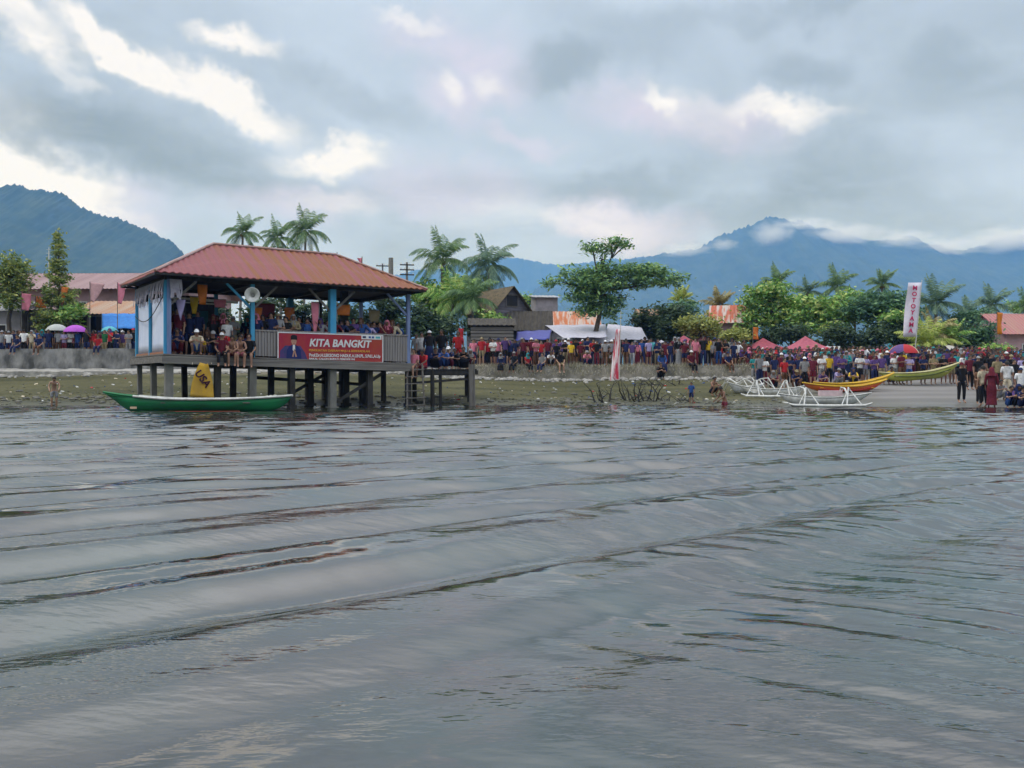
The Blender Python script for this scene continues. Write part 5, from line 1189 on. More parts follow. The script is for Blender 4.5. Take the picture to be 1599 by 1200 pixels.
shrub('dark shrub mass right of the layered tree trunk above the white marquee', 1005, 508, 66, 36, 30, 'dark', 2600, 21)
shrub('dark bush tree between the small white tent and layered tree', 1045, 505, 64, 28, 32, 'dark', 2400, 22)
shrub('blue green shrub topping the dark bushes left of the brown palm', 1062, 482, 70, 34, 16, 'blue', 1600, 23)
shrub('yellow green bush above the leftmost pink tent', 1092, 508, 62, 42, 17, 'olive', 2600, 24)
shrub('low olive bush below the orange roofed house', 1150, 524, 61, 26, 10, 'olive', 1100, 25)
shrub('bright green tree left of the grey house', 820, 478, 78, 26, 24, 'bright', 1900, 26, 'tree', .18, 'tree')
shrub('dense bright green bamboo clump right of the pavilion roof', 690, 472, 70, 36, 34, 'bright', 3000, 27, 'bamboo_clump', .24)
shrub('dark green thicket beneath the bright bamboo clump', 690, 520, 60, 38, 28, 'dark', 2800, 28)
shrub('small dark bush between thicket and plank shack', 742, 516, 61, 18, 20, 'dark', 900, 29)
shrub('green vine bush on the plank shack roof', 776, 499, 60.2, 22, 8, 'bright', 600, 30)
def bigtree(lab, px, Y, blobs, m, n, seed, name='tree', leaf=.2):
    x = PX(px, Y); base = V((x, Y, gz(x, Y)))
    return tree(name, lab, base, [base+V((0, 0, -.2)), P(px, 548, Y), P(px+2, 520, Y), P(px, 490, Y), P(px-2, 470, Y)], blobs, n, leaf, LEAF[m], seed, .40, tr=.2, squash=.5)
bigtree('tall bright green tree behind the dark pink tent', 1205, 70, [B(1200, 455, 70, 34, 14), B(1180, 475, 70, 26, 18), B(1225, 475, 70, 30, 18), B(1195, 498, 70, 30, 16), B(1230, 500, 70, 28, 16), B(1172, 505, 69, 16, 18)], 'bright', 4600, 41)
bigtree('broad green tree in the middle of the right hand wood', 1288, 68, [B(1268, 475, 68, 34, 12), B(1305, 478, 68, 34, 13), B(1285, 492, 68, 44, 14), B(1325, 496, 68, 26, 10), B(1255, 500, 68, 26, 12), B(1280, 512, 67, 40, 9)], 'bright', 4800, 42)
bigtree('dark blue green tree left of the white letter banner', 1375, 66, [B(1360, 470, 66, 34, 11), B(1395, 466, 66, 28, 10), B(1375, 484, 66, 44, 13), B(1412, 484, 66, 22, 16), B(1345, 490, 66, 30, 12), B(1395, 505, 66, 34, 12)], 'blue', 4800, 43)
for i, (px, py, Yq, rx, ry, lab) in enumerate([(1318, 526, 63, 34, 22, 'dark shrub right of the rightmost pink tent'), (1368, 528, 63, 36, 22, 'black green shrub left of the rainbow umbrella'), (1405, 520, 64, 26, 22, 'dark shrub behind the rainbow umbrella'), (1235, 520, 66, 34, 14, 'shadowed bush behind the two right pink tents'),
      (1535, 522, 66, 26, 26, 'blue green shrub left of the long red roof'), (1505, 508, 70, 30, 24, 'dusky green tree right of the tall coconut palm'), (1560, 552, 61, 22, 10, 'low green bush below the long red roof'), (1590, 488, 90, 20, 24, 'distant green tree at the right edge'), (1470, 522, 66, 26, 20, 'dark bush behind the yellow palm clump'), (1130, 492, 80, 26, 10, 'pale green distant bush beside the brown palm')]):
    shrub(lab, px, py, Yq, rx, ry, ['dark', 'dark', 'dark', 'dark', 'blue', 'blue', 'bright', 'bright', 'dark', 'olive'][i], 1900 if rx > 24 else 1000, 60+i)
# left trees
def conifer():
    Y = 58.0; x = at(92, Y); base = V((x, Y, 2.5)); t = empty('conical_tree', base, 0, 'tall slender conical tree with yellow green lower boughs at the left', 'tree')
    top = PZ(360, Y)-2.5; b = MB(); b.tube([(0, 0, -.2), (.05, 0, top*.5), (0, 0, top)], [.14, .08, .015], 7)
    r = random.Random(5); bl = []
    for k in range(64):
        f = k/63; z = top*(.16+.82*f); w = (1.6*(1-f)**.75+.12)*(1 if f < .5 else .62); a = k*2.4
        e = V((w*math.cos(a), w*.8*math.sin(a), z-.15+.1*f)); b.tube([(0, 0, z-.1), tuple(e)], [.03*(1-f)+.008, .006], 4)
        for s in (.45, .85): q = V((0, 0, z)).lerp(e, s); bl.append(((q.x+x, q.y+Y, q.z+2.5), (.28*w+.08, .26*w+.08, .10)))
    b.build('trunk', BARK, t); leaves('crown', bl, 8500, .125, LEAF['conifer'], t, 51, .15, .6, origin=tuple(base), updo=.3)
conifer()
Y = 57.5; base = V((at(18, Y), Y, 2.5))
tree('leafy_tree', 'yellow green leafy tree at the left edge behind the seawall', base, [base, P(14, 500, Y), P(20, 470, Y), P(18, 430, Y), P(20, 402, Y)], [B(18, 412, Y, 22, 14), B(30, 428, Y, 22, 14), B(4, 430, Y, 20, 16), B(16, 448, Y, 24, 14), B(40, 446, Y, 14, 10), B(0, 465, Y, 16, 12), B(22, 470, Y, 22, 14), B(36, 420, Y, 14, 10)], 4600, .14, LEAF['conifer'], 52, .26)
shrub('small green bush at the foot of the conical tree', 112, 492, 57.3, 16, 12, 'bright', 700, 53)
# palms
def palm(lab, px, py, Y, Lpx, n, m, seed, droop=1.0, name='coconut_palm', base_px=None, cat='palm', stem=.14, hemi=(-38, 86), group=None):
    r = random.Random(seed); x = PX(px, Y); bx = PX(base_px if base_px is not None else px+r.uniform(-8, 8), Y); zg = gz(bx, Y); base = V((bx, Y, zg)); L = Lpx/F*Y*1.16; n = int(n*1.3); top = V((x, Y, PZ(py, Y)))
    t = empty(name, base, 0, lab, cat, group); b = MB(); q = top-base
    b.tube([V((0, 0, -.3)), q*.3+V(((x-bx)*-.12, 0, 0)), q*.65+V(((x-bx)*-.1, 0, 0)), q], [stem*1.4, stem, stem*.85, stem*.8], 7); b.build('trunk', BARKL, t)
    vs, fs = [], []
    for k in range(n):
        az = 2*PI*k/n*2.618+r.uniform(-.3, .3); el = R(hemi[0]+(hemi[1]-hemi[0])*((k+.5)/n)**.9); Lk = L*r.uniform(.85, 1.12); p = V(q); pts = []
        d = V((math.cos(az)*math.cos(el), math.sin(az)*math.cos(el), math.sin(el))); M_ = 13
        for i in range(M_):
            pts.append(p.copy()); p = p+d*(Lk/(M_-1)); d = (d-V((0, 0, .085*droop*(1+i*.12)*(1 if el < R(60) else .75)))).normalized()
        side = V((-math.sin(az), math.cos(az), 0))
        for i in range(M_-1):      # midrib
            w0, w1 = .022*(1-i/M_)+.006, .022*(1-(i+1)/M_)+.006; o = len(vs)
            vs += [pts[i]-side*w0, pts[i]+side*w0, pts[i+1]+side*w1, pts[i+1]-side*w1]; fs.append((o, o+1, o+2, o+3))
        nl = 30
        for i in range(nl):
            f = .10+.9*(i+.5)/nl; j = min(M_-2, int(f*(M_-1))); a = pts[j].lerp(pts[j+1], f*(M_-1)-j); tg = (pts[j+1]-pts[j]).normalized(); ll = Lk*.27*(math.sin(PI*min(1, f*.85+.12))**.7)
            for s in (-1, 1):
                dd = (side*s*.70+tg*.60-V((0, 0, .38+.45*r.random()))).normalized(); w = tg*(.022+.0035*Lk); e = a+dd*ll+V((0, 0, -.10*ll)); mid = a+dd*ll*.5; o = len(vs)
                vs += [a-w*.6, a+w*.6, mid+w, e, mid-w]; fs.append((o, o+1, o+2, o+3, o+4))
    me = bpy.data.meshes.new('crown'); me.from_pydata([tuple(v) for v in vs], [], fs); me.materials.append(LEAF[m]); put('crown', me, t)
    if name == 'coconut_palm':
        b = MB()
        for k in range(7): a = k*.9; b.ball(q+V((.2*math.cos(a), .2*math.sin(a), -.22-.05*(k % 3))), (.11, .11, .14), 6, 4)
        b.build('coconuts', mat('coconut_husk', (.12, .13, .04, 1), (.16, .10, .05, 1), 6), t)
    return t
for a in [('coconut palm behind the pavilion roof, leftmost of the three', 380, 364, 88, 34, 18, 'palm', 1, 1.25), ('coconut palm behind the pavilion roof, middle and lowest of the three', 434, 372, 92, 32, 18, 'palm', 2, 1.2), ('coconut palm behind the pavilion roof, rightmost and fullest of the three', 478, 362, 86, 40, 20, 'palm', 3, 1.2),
          ('coconut palm with arching fronds above the bamboo clump', 692, 406, 74, 52, 22, 'palm', 4, 1.15), ('dark coconut palm with drooping fronds above the wooden house', 764, 416, 70, 50, 22, 'palmdark', 5, 1.35),
          ('brown fan shaped dry palm right of the layered tree', 1124, 478, 76, 28, 22, 'palmdry', 6, .7), ('coconut palm topping the tall bright green tree', 1214, 444, 82, 30, 18, 'palm', 7, .9), ('dark small palm between two brighter palms in the right wood', 1262, 456, 84, 24, 16, 'palmdark', 8, .8),
          ('coconut palm above the broad green tree', 1308, 448, 82, 34, 18, 'palm', 9, .9), ('coconut palm left of the white letter banner', 1378, 444, 84, 26, 16, 'palm', 10, .8), ('tall full coconut palm just right of the white letter banner', 1462, 474, 70, 42, 22, 'palmdark', 11, .8),
          ('coconut palm further right behind the orange pennant', 1550, 476, 82, 32, 18, 'palmdark', 12, .9), ('hazy palm between the two right hand palms', 1512, 488, 92, 26, 16, 'palmdark', 13, .9), ('green palm at the right edge above the grey shed', 1602, 478, 84, 26, 14, 'palm', 14, .9)]:
    palm(*a)
palm('yellow green young palm clump right of the rainbow umbrella', 1446, 540, 61, 44, 18, 'palmyel', 15, .9, 'young_palm', stem=.1, hemi=(0, 85)); palm('dry drooping young palm behind the leaf shelter', 1458, 522, 63, 36, 16, 'palmdry', 16, 1.2, 'young_palm', stem=.1)
palm('bright young palm leaning left of the leaf shelter', 1486, 528, 63, 30, 12, 'bright', 17, .8, 'young_palm', stem=.08, hemi=(10, 85)); palm('bright banana-like palm over the dark thicket right of the pavilion', 708, 470, 64, 50, 20, 'bright', 18, 1.0, 'young_palm', stem=.12)
palm('olive palm beside the wooden house roof', 738, 468, 62, 46, 18, 'palm', 19, 1.0, 'young_palm', stem=.1)
palm('small spiky palm behind the dark shrubs beside the yellow bush', 1064, 470, 74, 22, 14, 'palmyel', 20, .6, 'young_palm', stem=.1, hemi=(15, 85))
# driftwood tangles at the water edge
def driftwood(lab, px, Y, w, h, n, seed):
    r = random.Random(seed); x = PX(px, Y); z = gz(x, Y); b = MB()
    for k in range(n):
        a = V((r.uniform(-w, w), r.uniform(-.5, .5), -.15)); e = a+V((r.uniform(-1.2, 1.2)*w*.7, r.uniform(-.4, .4), (.15+.85*r.random()**1.6)*h)); m_ = a.lerp(e, .5)+V((r.uniform(-.15, .15), 0, r.uniform(-.05, .15)))
        b.tube([a, m_, e], [r.uniform(.02, .05), .025, .008], 5)
        for j in range(2): q = m_.lerp(e, r.random()); b.tube([q, q+V((r.uniform(-.4, .4), r.uniform(-.2, .2), r.uniform(-.05, .4)))], [.014, .004], 4)
    o = b.build('driftwood', DARKWOOD, loc=(x, Y, z)); tag(o, lab, 'driftwood')
driftwood('tangled dark driftwood branches below the red and white feather banner', 962, 40.5, 1.0, 1.2, 22, 1); driftwood('sparse upright sticks in the mud right of the feather banner', 1012, 40.2, .7, 1.15, 14, 2); driftwood('low scattered branches at the water edge near the person in blue', 1060, 39.4, .8, .5, 12, 3); driftwood('fallen branch lying high on the mud below the low wall', 1036, 48, 1.0, .5, 10, 4)

# dark bushes closing the gaps behind the crowd and the pavilion
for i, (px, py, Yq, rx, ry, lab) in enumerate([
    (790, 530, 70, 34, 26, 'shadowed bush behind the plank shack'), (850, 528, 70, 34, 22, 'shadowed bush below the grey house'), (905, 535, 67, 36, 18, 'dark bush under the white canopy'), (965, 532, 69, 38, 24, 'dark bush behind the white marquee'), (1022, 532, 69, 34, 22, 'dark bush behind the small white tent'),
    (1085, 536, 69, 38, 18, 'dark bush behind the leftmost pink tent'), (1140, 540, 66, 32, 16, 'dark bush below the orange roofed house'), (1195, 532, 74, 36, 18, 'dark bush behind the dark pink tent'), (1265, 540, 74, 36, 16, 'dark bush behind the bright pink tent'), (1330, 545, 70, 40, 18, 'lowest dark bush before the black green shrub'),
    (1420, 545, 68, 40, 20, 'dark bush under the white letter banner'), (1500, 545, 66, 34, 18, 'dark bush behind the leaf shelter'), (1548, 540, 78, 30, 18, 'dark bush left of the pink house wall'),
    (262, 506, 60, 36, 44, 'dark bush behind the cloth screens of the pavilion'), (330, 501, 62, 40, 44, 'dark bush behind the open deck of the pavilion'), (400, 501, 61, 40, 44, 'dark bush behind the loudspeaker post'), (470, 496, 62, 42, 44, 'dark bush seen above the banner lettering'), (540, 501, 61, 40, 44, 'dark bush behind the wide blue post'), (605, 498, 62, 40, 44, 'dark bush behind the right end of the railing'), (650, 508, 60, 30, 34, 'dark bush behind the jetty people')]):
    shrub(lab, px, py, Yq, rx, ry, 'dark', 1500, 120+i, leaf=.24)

for lab, px, py, Yq, rx, ry, m, n, sd in (('bright bushy tree filling the gap below the two palms right of the pavilion', 735, 452, 72, 40, 22, 'bright', 2600, 201), ('bright green bush beneath the arching palm beside the pavilion roof', 668, 455, 74, 26, 28, 'bright', 2000, 202), ('leafy green bush behind the three palms above the pavilion roof', 440, 398, 95, 60, 14, 'blue', 2400, 203),
    ('bright bushy crown between the tall green tree and the broad tree', 1245, 482, 72, 26, 16, 'bright', 1800, 204), ('leafy crown joining the broad tree and the blue green tree', 1335, 470, 71, 30, 14, 'bright', 2000, 205), ('bright green bush left of the white letter banner pole', 1400, 500, 64, 26, 14, 'bright', 1400, 206), ('dusky green bush between the right hand palms', 1530, 500, 80, 36, 18, 'blue', 1800, 207),
    ('green bush right of the orange roofed house', 1168, 500, 74, 20, 22, 'bright', 1300, 208)):
    shrub(lab, px, py, Yq, rx, ry, m, n, sd, leaf=.2)
# stones and weed along the tide line
def tide_stones():
    r = random.Random(31); b = MB()
    for k in range(520):
        x = r.uniform(-24, 14); y = float(shore(x))+r.gauss(1.2, 1.6)
        if y < 36.5: continue
        s = r.choice([.03, .05, .05, .08, .13]); b.ball((x, y, gz(x, y)+s*.15), (s*r.uniform(1, 1.7), s, s*.55), 5, 4)
    o = b.build('tide_stones', mat('wet_stone', (.06, .06, .05, 1), (.14, .135, .11, 1), 3, .6)); tag(o, kind='stuff')
    gm = leafmat('tide_weed', (.03, .035, .015, 1), (.07, .075, .03, 1), (.14, .13, .07, 1), .1); rng = np.random.RandomState(8); n = 5000
    x = rng.uniform(-26, 14, n); y = shore(x)+np.abs(rng.normal(0, 1, n))*3.2+.3; keep = fbm(x*.5, y*1.6, 3, 91) > .46; x, y = x[keep], y[keep]; n = len(x)
    z = ground_z(x, y); a = rng.uniform(0, 6.28, n); s = rng.uniform(.05, .2, n); w = s*.35
    v = np.stack([np.stack([x-w*np.sin(a), y+w*np.cos(a), z+.004], -1), np.stack([x+s*np.cos(a), y+s*np.sin(a), z+.02], -1), np.stack([x+w*np.sin(a), y-w*np.cos(a), z+.03], -1)], 1).reshape(-1, 3)
    o = from_np('tide_weed', v, np.arange(3*n).reshape(-1, 3), gm); tag(o, kind='stuff')
tide_stones()

# ------------------------------------------------------------------ the crowd
cr = random.Random(2024)
DARKS = ['black', 'navy', 'black', 'grey', 'maroon', 'brown', 'navy', 'purple', 'black']
def pickgear(p_scarf=.25, p_cap=.25):
    q = cr.random()
    if q < p_scarf: return 'headscarf', cr.choice(['black', 'navy', 'pink', 'grey', 'maroon', 'purple', 'teal', 'black', 'brown'])
    if q < p_scarf+p_cap: return 'cap', cr.choice(['white', 'black', 'red', 'navy', 'khaki', 'grey'])
    if q < p_scarf+p_cap+.1: return 'long_hair', 'black'
    return 'hair', 'black'
def someone(loc, place, group, shirts, poses=('stand', 'stand', 'folded', 'hips', 'phone', 'stand'), rz=None, **kw):
    gear, gc = pickgear(); kind = 'skirt' if gear == 'headscarf' and cr.random() < .6 else cr.choice(['trousers', 'trousers', 'shorts'])
    a = dict(pose=cr.choice(poses), kind=kind, shirt=cr.choice(shirts), low=cr.choice(['black', 'navy', 'grey', 'brown', 'black', 'black', 'khaki', 'maroon', 'navy']), gear=gear, gcol=gc, rz=cr.uniform(-.5, .5) if rz is None else rz+cr.uniform(-.3, .3))
    a.update(kw); return person(loc, place, group, **a)
# 1. behind and on the left seawall
def zone_left(px):
    for lim, s in ((45, 'behind the seawall at the far left'), (80, 'left of the grey umbrella behind the seawall'), (106, 'under the grey umbrella'), (140, 'beside the purple umbrella'), (175, 'right of the purple umbrella')):
        if px < lim: return s
    return 'behind the seawall beside the pavilion'
LEFTC = ['grey', 'white', 'navy', 'black', 'white', 'cream', 'blue', 'navy', 'navy', 'black', 'grey', 'lilac', 'white', 'blue', 'navy', 'black', 'red', 'maroon', 'green', 'red', 'navy', 'purple', 'grey', 'black']
for i, c in enumerate(LEFTC):
    px = 4+i*8.9+cr.uniform(-2, 2); Yq = 54.1+cr.uniform(-.2, .5)
    someone((PX(px, Yq), Yq, 2.5+.02), zone_left(px), 'spectators behind the left seawall', [c])
for i in range(10):
    px = 8+i*20+cr.uniform(-4, 4); Yq = 55.3+cr.uniform(-.2, .4); someone((PX(px, Yq), Yq, 2.52), zone_left(px), 'spectators behind the left seawall', DARKS)
for px, c in ((28, 'navy'), (62, 'navy'), (154, 'red')):
    Yq = 52.85; person((PX(px, Yq), Yq-.02, 2.98), 'on top of the left seawall', 'spectators sitting on the seawall', 'sit_edge', 'trousers', c, 'navy', 'hair', rz=cr.uniform(-.2, .2))
# 2. in the pavilion
def pav(u, v, place, shirts, pose=None, z=None, rz=0, **kw):
    p = PL(u, v, deckz(u) if z is None else z); kw.setdefault('group', 'spectators in the pavilion'); g = kw.pop('group')
    return someone(p, place, g, shirts, rz=PA*.2+rz, **(dict(pose=pose) if pose else {}), **kw)
EDGE = 'on the open deck edge of the pavilion'
pav(.55, .75, 'at the left corner of the pavilion', ['maroon'], 'stand', gear='hair'); pav(.42, .35, 'at the left corner of the pavilion', ['navy'], 'squat', gear='hair')
pav(1.0, -.02, EDGE, ['cream'], 'squat', kind='shorts', low='blue', gear='cap', gcol='white', child=False); pav(1.28, .25, EDGE, ['yellow'], 'squat', gear='hair', child=True)
pav(1.62, .15, EDGE, ['black'], 'squat', gear='cap', gcol='grey'); pav(1.86, -.12, EDGE, ['maroon'], 'sit_edge', gear='cap', gcol='white', kind='trousers', low='black'); pav(2.1, .45, EDGE, ['red'], 'squat', gear='hair')
pav(2.25, -.1, EDGE, ['pink'], 'sit_lean', bare=True, kind='shorts', low='maroon', gear='hair'); pav(2.52, -.08, EDGE, ['maroon'], 'sit_lean', gear='hair', kind='shorts', low='pink', bare=True)
pav(2.32, .75, 'behind the seated pair on the open deck', ['white'], 'stand', gear='hair', low='blue', kind='trousers', child=True, scale=.84); pav(2.75, .3, 'at the blue loudspeaker post', ['navy'], 'squat', gear='hair'); pav(2.85, -.14, 'at the blue loudspeaker post', ['black'], 'sit_edge', kind='shorts', low='black', gear='hair')
for i in range(9):
    pav(.5+i*.3+cr.uniform(-.06, .06), 1.2+cr.uniform(-.2, .3), 'behind the seated ones on the open deck', ['navy', 'black', 'purple', 'maroon', 'grey', 'navy'], cr.choice(['squat', 'stand', 'stand', 'folded']))
for i in range(4):
    pav(.5+i*.65+cr.uniform(-.1, .1), 2.4+cr.uniform(-.2, .5), 'deep inside the left half of the pavilion', DARKS, 'stand')
RAILC = ['navy', 'black', 'navy', 'grey', 'black', 'khaki', 'navy', 'blue', 'navy', 'grey', 'maroon', 'maroon', 'navy', 'black', 'purple', 'blue', 'lilac', 'navy', 'maroon', 'maroon', 'cream', 'blue']
def zone_rail(u):
    for lim, s in ((3.9, 'behind the railing by the loudspeaker post'), (4.9, 'above the portrait end of the banner'), (5.9, 'above the middle of the banner'), (6.9, 'beside the wide blue post'), (8.2, 'above the right end of the banner')):
        if u < lim: return s
    return 'behind the railing at its right end'
for i, c in enumerate(RAILC):
    u = 3.3+i*.287; pav(u, .36+cr.uniform(-.05, .15), zone_rail(u), [c], cr.choice(['stand', 'folded', 'folded', 'phone', 'hips']), scale=cr.uniform(.96, 1.06))
for i in range(22):
    u = 3.35+i*.285+cr.uniform(-.08, .08); pav(u, 1.15+cr.uniform(-.2, .25), zone_rail(u), ['navy', 'black', 'maroon', 'orange', 'purple', 'grey', 'khaki', 'navy', 'teal'], 'stand')
for i in range(5):
    u = 3.6+i*1.1+cr.uniform(-.1, .1); pav(u, 2.6+cr.uniform(-.3, .3), 'deep inside behind the railing', DARKS, 'stand')
# 3. on the jetty
JET = 'on the jetty beside the pavilion'
def jet(px, Yq, shirt, pose, **kw):
    z = kw.pop('z', 1.545); return someone((PX(px, Yq), Yq, z), JET, 'spectators on the jetty', [shirt], rz=kw.pop('rz', 0), pose=pose, **kw)
jet(647, 37.22, 'pink', 'sit_edge', gear='hair', kind='shorts', low='maroon'); jet(662, 37.3, 'red', 'sit_lean', gear='hair', low='maroon', kind='shorts'); jet(671, 38.0, 'black', 'stand', gear='cap', gcol='white'); jet(659, 38.6, 'white', 'stand', gear='hair')
jet(680, 37.9, 'navy', 'squat', gear='hair'); jet(690, 38.7, 'black', 'stand', gear='hair'); jet(694, 37.5, 'blue', 'squat', gear='hair'); jet(702, 38.2, 'navy', 'squat', gear='cap', gcol='white'); jet(712, 38.6, 'black', 'squat', gear='hair')
jet(716, 39.5, 'red', 'stand', gear='hair', low='red'); jet(724, 38.9, 'black', 'squat', gear='hair'); jet(735, 39.4, 'maroon', 'squat', gear='headscarf', gcol='grey'); jet(651, 39.6, 'grey', 'stand', gear='hair')
# 4. on the low wall
def zone_mid(px):
    for lim, s in ((775, 'on the low wall before the plank shack'), (815, 'on the low wall before the dark shack'), (858, 'on the low wall below the purple tarp'), (905, 'on the low wall below the white canopy'), (950, 'on the low wall left of the feather banner'), (990, 'on the low wall right of the feather banner'), (1030, 'on the low wall before the white tent'), (1075, 'on the low wall before the pink tent')):
        if px < lim: return s
    return 'on the low wall below the yellow-green bush'
MIDC = ['pink', 'teal', 'red', 'red', 'white', 'navy', 'purple', 'navy', 'black', 'maroon', 'red', 'maroon', 'pink', 'grey', 'white', 'black', 'black', 'black', 'yellow', 'black', 'maroon', 'pink', 'red', 'black', 'grey', 'black', 'grey', 'black', 'navy', 'purple', 'pink', 'blue', 'lilac', 'turquoise', 'navy', 'blue', 'navy', 'black', 'black', 'maroon', 'maroon', 'pink', 'black', 'yellow', 'grey', 'black', 'grey', 'navy', 'navy', 'black']
for i, c in enumerate(MIDC):
    px = 738+i*8.55+cr.uniform(-3.6, 3.6); q = cr.random(); ps = 'sit_edge' if q < .14 else 'squat' if q < .26 else cr.choice(['stand', 'folded', 'hips', 'phone', 'stand', 'walk'])
    Yq = 52.86 if ps == 'sit_edge' else 53.3+cr.uniform(-.2, .45)
    someone((PX(px, Yq), Yq, 1.95), zone_mid(px), 'spectators on the low wall', [c], (ps,), scale=cr.uniform(.84, 1.07))
for i in range(34):
    px = 742+i*12.5+cr.uniform(-4, 4); Yq = 54.7+cr.uniform(-.3, .9); zc = zone_mid(px).replace('on the low wall', 'in the second row')
    someone((PX(px, Yq), Yq, 1.95), zc, 'spectators in the second row', DARKS+['maroon', 'pink', 'white', 'red', 'grey', 'black'], scale=cr.uniform(.9, 1.09))
person((PX(1032, 51.6), 51.6, gz(PX(1032, 51.6), 51.6)), 'at the foot of the low wall', 'spectators below the low wall', 'squat', 'trousers', 'black', 'black', 'hair')
# 5. the crowd on the right hand beach
def zone_right(px, Yq):
    f = 'far back ' if Yq > 54 else 'mid crowd ' if Yq > 49 else ''
    for lim, s in ((1200, 'below the dark pink tent'), (1240, 'between the two right pink tents'), (1290, 'below the bright pink tent'), (1340, 'behind the yellow canoe'), (1385, 'before the dark shrubs'), (1440, 'by the rainbow umbrella'), (1490, 'behind the green canoe'), (1545, 'by the leaf shelter')):
        if px < lim: return f+s
    return f+'before the blue tarp'
RC = ['black', 'navy', 'maroon', 'grey', 'navy', 'black', 'white', 'maroon', 'navy', 'purple', 'black', 'brown', 'pink', 'khaki', 'white', 'teal', 'lilac', 'grey', 'black']
def rightrow(Y0, px0, px1, n, cols, poses=('stand', 'stand', 'folded', 'hips', 'phone')):
    for i in range(n):
        px = px0+(px1-px0)*(i+.5)/n+cr.uniform(-4, 4); Yq = Y0+cr.uniform(-.7, .7); x = PX(px, Yq)
        someone((x, Yq, gz(x, Yq)-.01), zone_right(px, Yq), 'spectators on the beach', cols, poses)
rightrow(54.5, 1168, 1600, 14, RC+['maroon', 'red']); rightrow(51.8, 1172, 1600, 26, RC+['yellow', 'white', 'turquoise'])
rightrow(49.4, 1170, 1400, 20, RC+['white', 'white', 'yellow', 'green'], ('stand', 'folded', 'squat', 'stand')); rightrow(47.3, 1178, 1395, 18, ['maroon', 'purple', 'navy', 'yellow', 'red', 'grey', 'black', 'navy', 'lilac', 'white'], ('squat', 'stand', 'squat', 'folded'))
rightrow(48.6, 1490, 1600, 12, RC); rightrow(45.6, 1205, 1290, 6, ['navy', 'maroon', 'black', 'red', 'purple', 'grey'], ('squat', 'stand', 'squat')); rightrow(46.0, 1512, 1600, 6, RC)
# carriers round the green canoe
for px, c, lo, dy in ((1398, 'white', 'grey', -.75), (1420, 'lilac', 'blue', .55), (1442, 'navy', 'black', .6), (1458, 'khaki', 'khaki', .55), (1474, 'black', 'cream', .6), (1408, 'maroon', 'brown', .6), (1487, 'maroon', 'khaki', .55)):
    Yq = 47.0+abs(dy); x = PX(px, Yq)
    person((x, Yq, gz(x, Yq)), 'carrying the green canoe', 'carriers of the green canoe', 'folded', 'shorts', c, lo, 'hair' if px % 4 else 'cap', 'black', rz=cr.uniform(-.4, .4))
# 6. nearest people at the right water edge
def near(px, Yq, shirt, low, pose, gear='hair', gcol='white', kind='trousers', rz=0.0, place='at the water edge on the right', z=None, **kw):
    x = PX(px, Yq); return person((x, Yq, max(gz(x, Yq), -.25) if z is None else z), place, 'people at the water edge', pose, kind, shirt, low, gear, gcol, rz, **kw)
near(1502, 37.6, 'black', 'black', 'stand', 'cap', 'maroon', place='alone in the shallows before the leaf shelter', scale=1.02)
near(1531, 37.4, 'brown', 'black', 'folded', place='left of the couple in the shallows', scale=.92, z=.05); near(1536, 36.0, 'cream', 'black', 'stand', rz=PI, place='with their back turned at the water edge', scale=1.0); near(1549, 35.6, 'maroon', 'maroon', 'stand', 'headscarf', 'maroon', 'skirt', rz=2.6, place='beside the one in cream top')
near(1562, 38.4, 'grey', 'grey', 'squat', place='between the couple and the white shirt', scale=.95); near(1573, 38.6, 'white', 'cream', 'stand', rz=2.7, place='in the shallows before the blue tarp', kind='trousers')
near(1586, 36.4, 'navy', 'navy', 'squat', place='right of the white shirt'); near(1594, 36.2, 'white', 'navy', 'stand', place='at the right edge of the shallows', gear='cap', gcol='navy'); near(1578, 35.0, 'navy', 'blue', 'squat', place='nearest the water before the blue tarp'); near(1597, 34.6, 'navy', 'navy', 'squat', 'cap', 'black', place='at the right edge nearest the water'); near(1589, 34.9, 'purple', 'black', 'squat', 'headscarf', 'navy', place='among the dark crouching ones')
near(1515, 44.0, 'maroon', 'black', 'stand', place='beneath the bow of the green canoe'); near(1558, 42.5, 'khaki', 'black', 'stand', place='behind the couple in the shallows'); near(1584, 42.0, 'black', 'grey', 'stand', place='behind the one in white'); near(1528, 43.5, 'black', 'brown', 'stand', 'cap', 'grey', place='just right of the green canoe'); near(1600, 41, 'white', 'blue', 'stand', place='at the right edge behind the crouching ones')
# 7. children and swimmers in the shallow water
near(85, 37.4, 'grey', 'grey', 'wade', place='in the water off the left mud flat', kind='shorts', bare=True, child=True, scale=.84, rz=.5, z=-.12)
near(1080, 38.6, 'blue', 'navy', 'stand', place='in the shallows by the driftwood', kind='shorts', child=True, scale=.60, z=.0, rz=-.6); near(1114, 42.0, 'grey', 'black', 'squat', place='on the mud left of the white boats', kind='shorts', bare=True, scale=.95, rz=.6)
o = near(1131, 37.6, 'pink', 'maroon', 'wade', place='in the water left of the white boats', kind='shorts', bare=True, scale=.9, rz=-1.2, z=-.62)

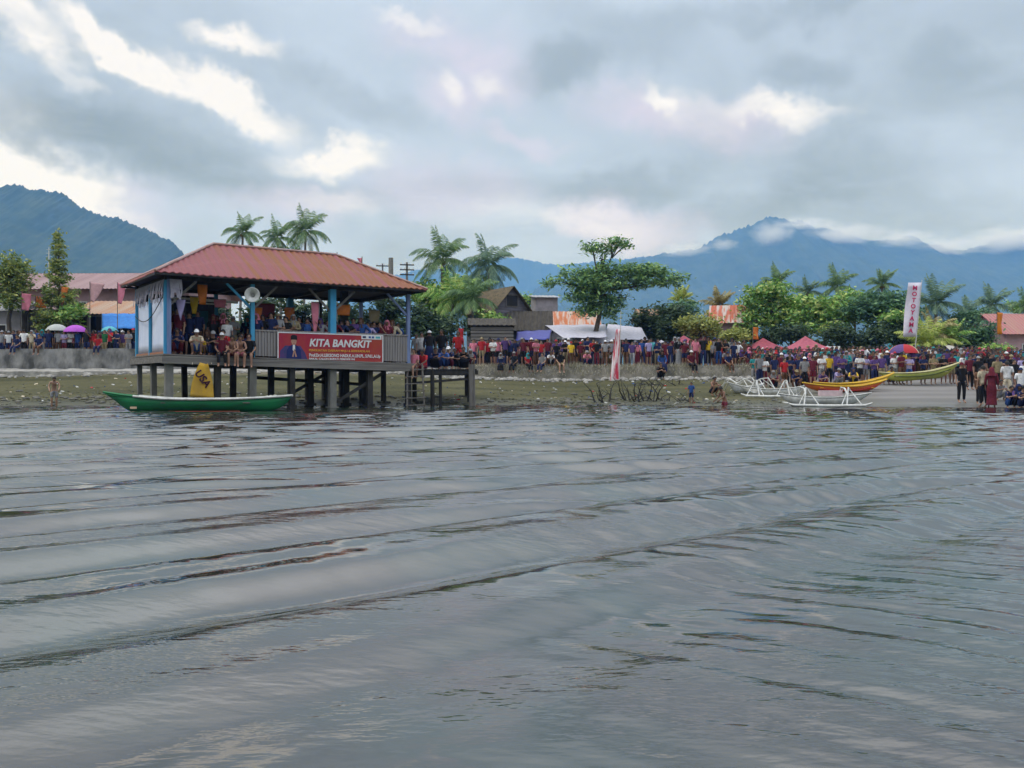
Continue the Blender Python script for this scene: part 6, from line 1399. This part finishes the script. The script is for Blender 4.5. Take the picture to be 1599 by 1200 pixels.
def far_crowd():
    """the packed mass behind the front rows, too many to tell apart: one object"""
    r = random.Random(77); names = list(PAL); mats = [CLR[k] for k in names]+[flat('far_skin', (.25, .14, .09, 1)), HAIRM]
    dk = [names.index(k) for k in ('black', 'navy', 'maroon', 'grey', 'brown', 'purple', 'black', 'navy', 'khaki', 'pink', 'white', 'teal', 'red')]
    cache = {}
    def arr(me):
        if me.name not in cache:
            co = np.empty(len(me.vertices)*3); me.vertices.foreach_get('co', co); cache[me.name] = (co.reshape(-1, 3), [tuple(p.vertices) for p in me.polygons])
        return cache[me.name]
    VS, FS, MI, off = [], [], [], 0
    def spot(x, y, z):
        nonlocal off
        M = pm(r.choice(['stand', 'folded', 'hips', 'stand']), r.choice(['trousers', 'skirt', 'shorts'])); sc = r.uniform(.9, 1.06); a = r.uniform(-.6, .6); c, s_ = math.cos(a)*sc, math.sin(a)*sc
        for me, mi, h in ((M['body'], len(names), None), (M['shirt'], r.choice(dk), None), (M['low'], r.choice(dk[:6]), None), (GEAR[r.choice(['hair', 'hair', 'long_hair', 'headscarf', 'cap'])], None, M['head'])):
            co, fs = arr(me); p = co+(np.array(h) if h else 0); q = np.stack([p[:, 0]*c-p[:, 1]*s_+x, p[:, 0]*s_+p[:, 1]*c+y, p[:, 2]*sc+z], -1)
            VS.append(q); FS.extend(tuple(i+off for i in f) for f in fs); MI.extend([mi if mi is not None else (len(names)+1 if r.random() < .7 else r.choice(dk))]*len(fs)); off += len(q)
    for i in range(60): px = 1170+i*7.2; Yq = r.uniform(52.6, 56.0); spot(PX(px, Yq), Yq, gz(PX(px, Yq), Yq))
    for i in range(70): px = 1166+i*6.4; Yq = r.uniform(56.2, 59.0); spot(PX(px, Yq), Yq, gz(PX(px, Yq), Yq))
    for i in range(62): px = 742+i*7; Yq = r.uniform(55.8, 57.2); spot(PX(px, Yq), Yq, 1.95)
    for i in range(24): px = 2+i*8.7; Yq = r.uniform(55.9, 57.0); spot(PX(px, Yq), Yq, 2.52)
    me = bpy.data.meshes.new('crowd'); me.from_pydata(np.concatenate(VS).tolist(), [], FS)
    for m in mats: me.materials.append(m)
    me.polygons.foreach_set('material_index', np.array(MI, dtype=np.int32)); me.polygons.foreach_set('use_smooth', np.ones(len(FS), dtype=bool)); me.update()
    tag(put('crowd', me), kind='stuff')
far_crowd()
print('people', NPEOPLE)

# low cloud clinging to the mountain
def wisps():
    m = bpy.data.materials.new('mountain_mist'); m.use_nodes = True; t = m.node_tree; t.nodes.clear()
    o = nd(t, 'ShaderNodeOutputMaterial'); v = nd(t, 'ShaderNodeVolumePrincipled'); v.inputs['Color'].default_value = (.97, .97, 1, 1); v.inputs['Absorption Color'].default_value = (1, 1, 1, 1)
    tc = nd(t, 'ShaderNodeTexCoord'); n = nd(t, 'ShaderNodeTexNoise'); n.inputs['Scale'].default_value = 2.4; n.inputs['Detail'].default_value = 5; t.links.new(tc.outputs['Object'], n.inputs[0])
    l = nd(t, 'ShaderNodeVectorMath', operation='LENGTH'); t.links.new(tc.outputs['Object'], l.inputs[0])
    d = mth(t, 'SUBTRACT', mth(t, 'ADD', n.outputs['Fac'], .35), l.outputs['Value'], clamp=True)
    t.links.new(mth(t, 'MULTIPLY', d, .020), v.inputs['Density']); t.links.new(v.outputs[0], o.inputs['Volume'])
    b = MB(); b.ball((0, 0, 0), 1.0, 20, 12); me = b.mesh('mist', m, True)
    for px, py, D, rx, ry in ((1206, 366, 3080, 44, 27), (1320, 366, 3120, 80, 22), (1066, 390, 3150, 56, 13), (1130, 382, 3080, 30, 12), (1410, 372, 3150, 60, 16), (1480, 386, 3150, 70, 18), (1580, 374, 3150, 90, 26), (1255, 350, 3180, 60, 12)):
        o = put('mist', me, None, P(px, py, D), (0, 0, 0), (rx/F*D, rx/F*D*.8, ry/F*D)); tag(o, kind='stuff')
wisps()
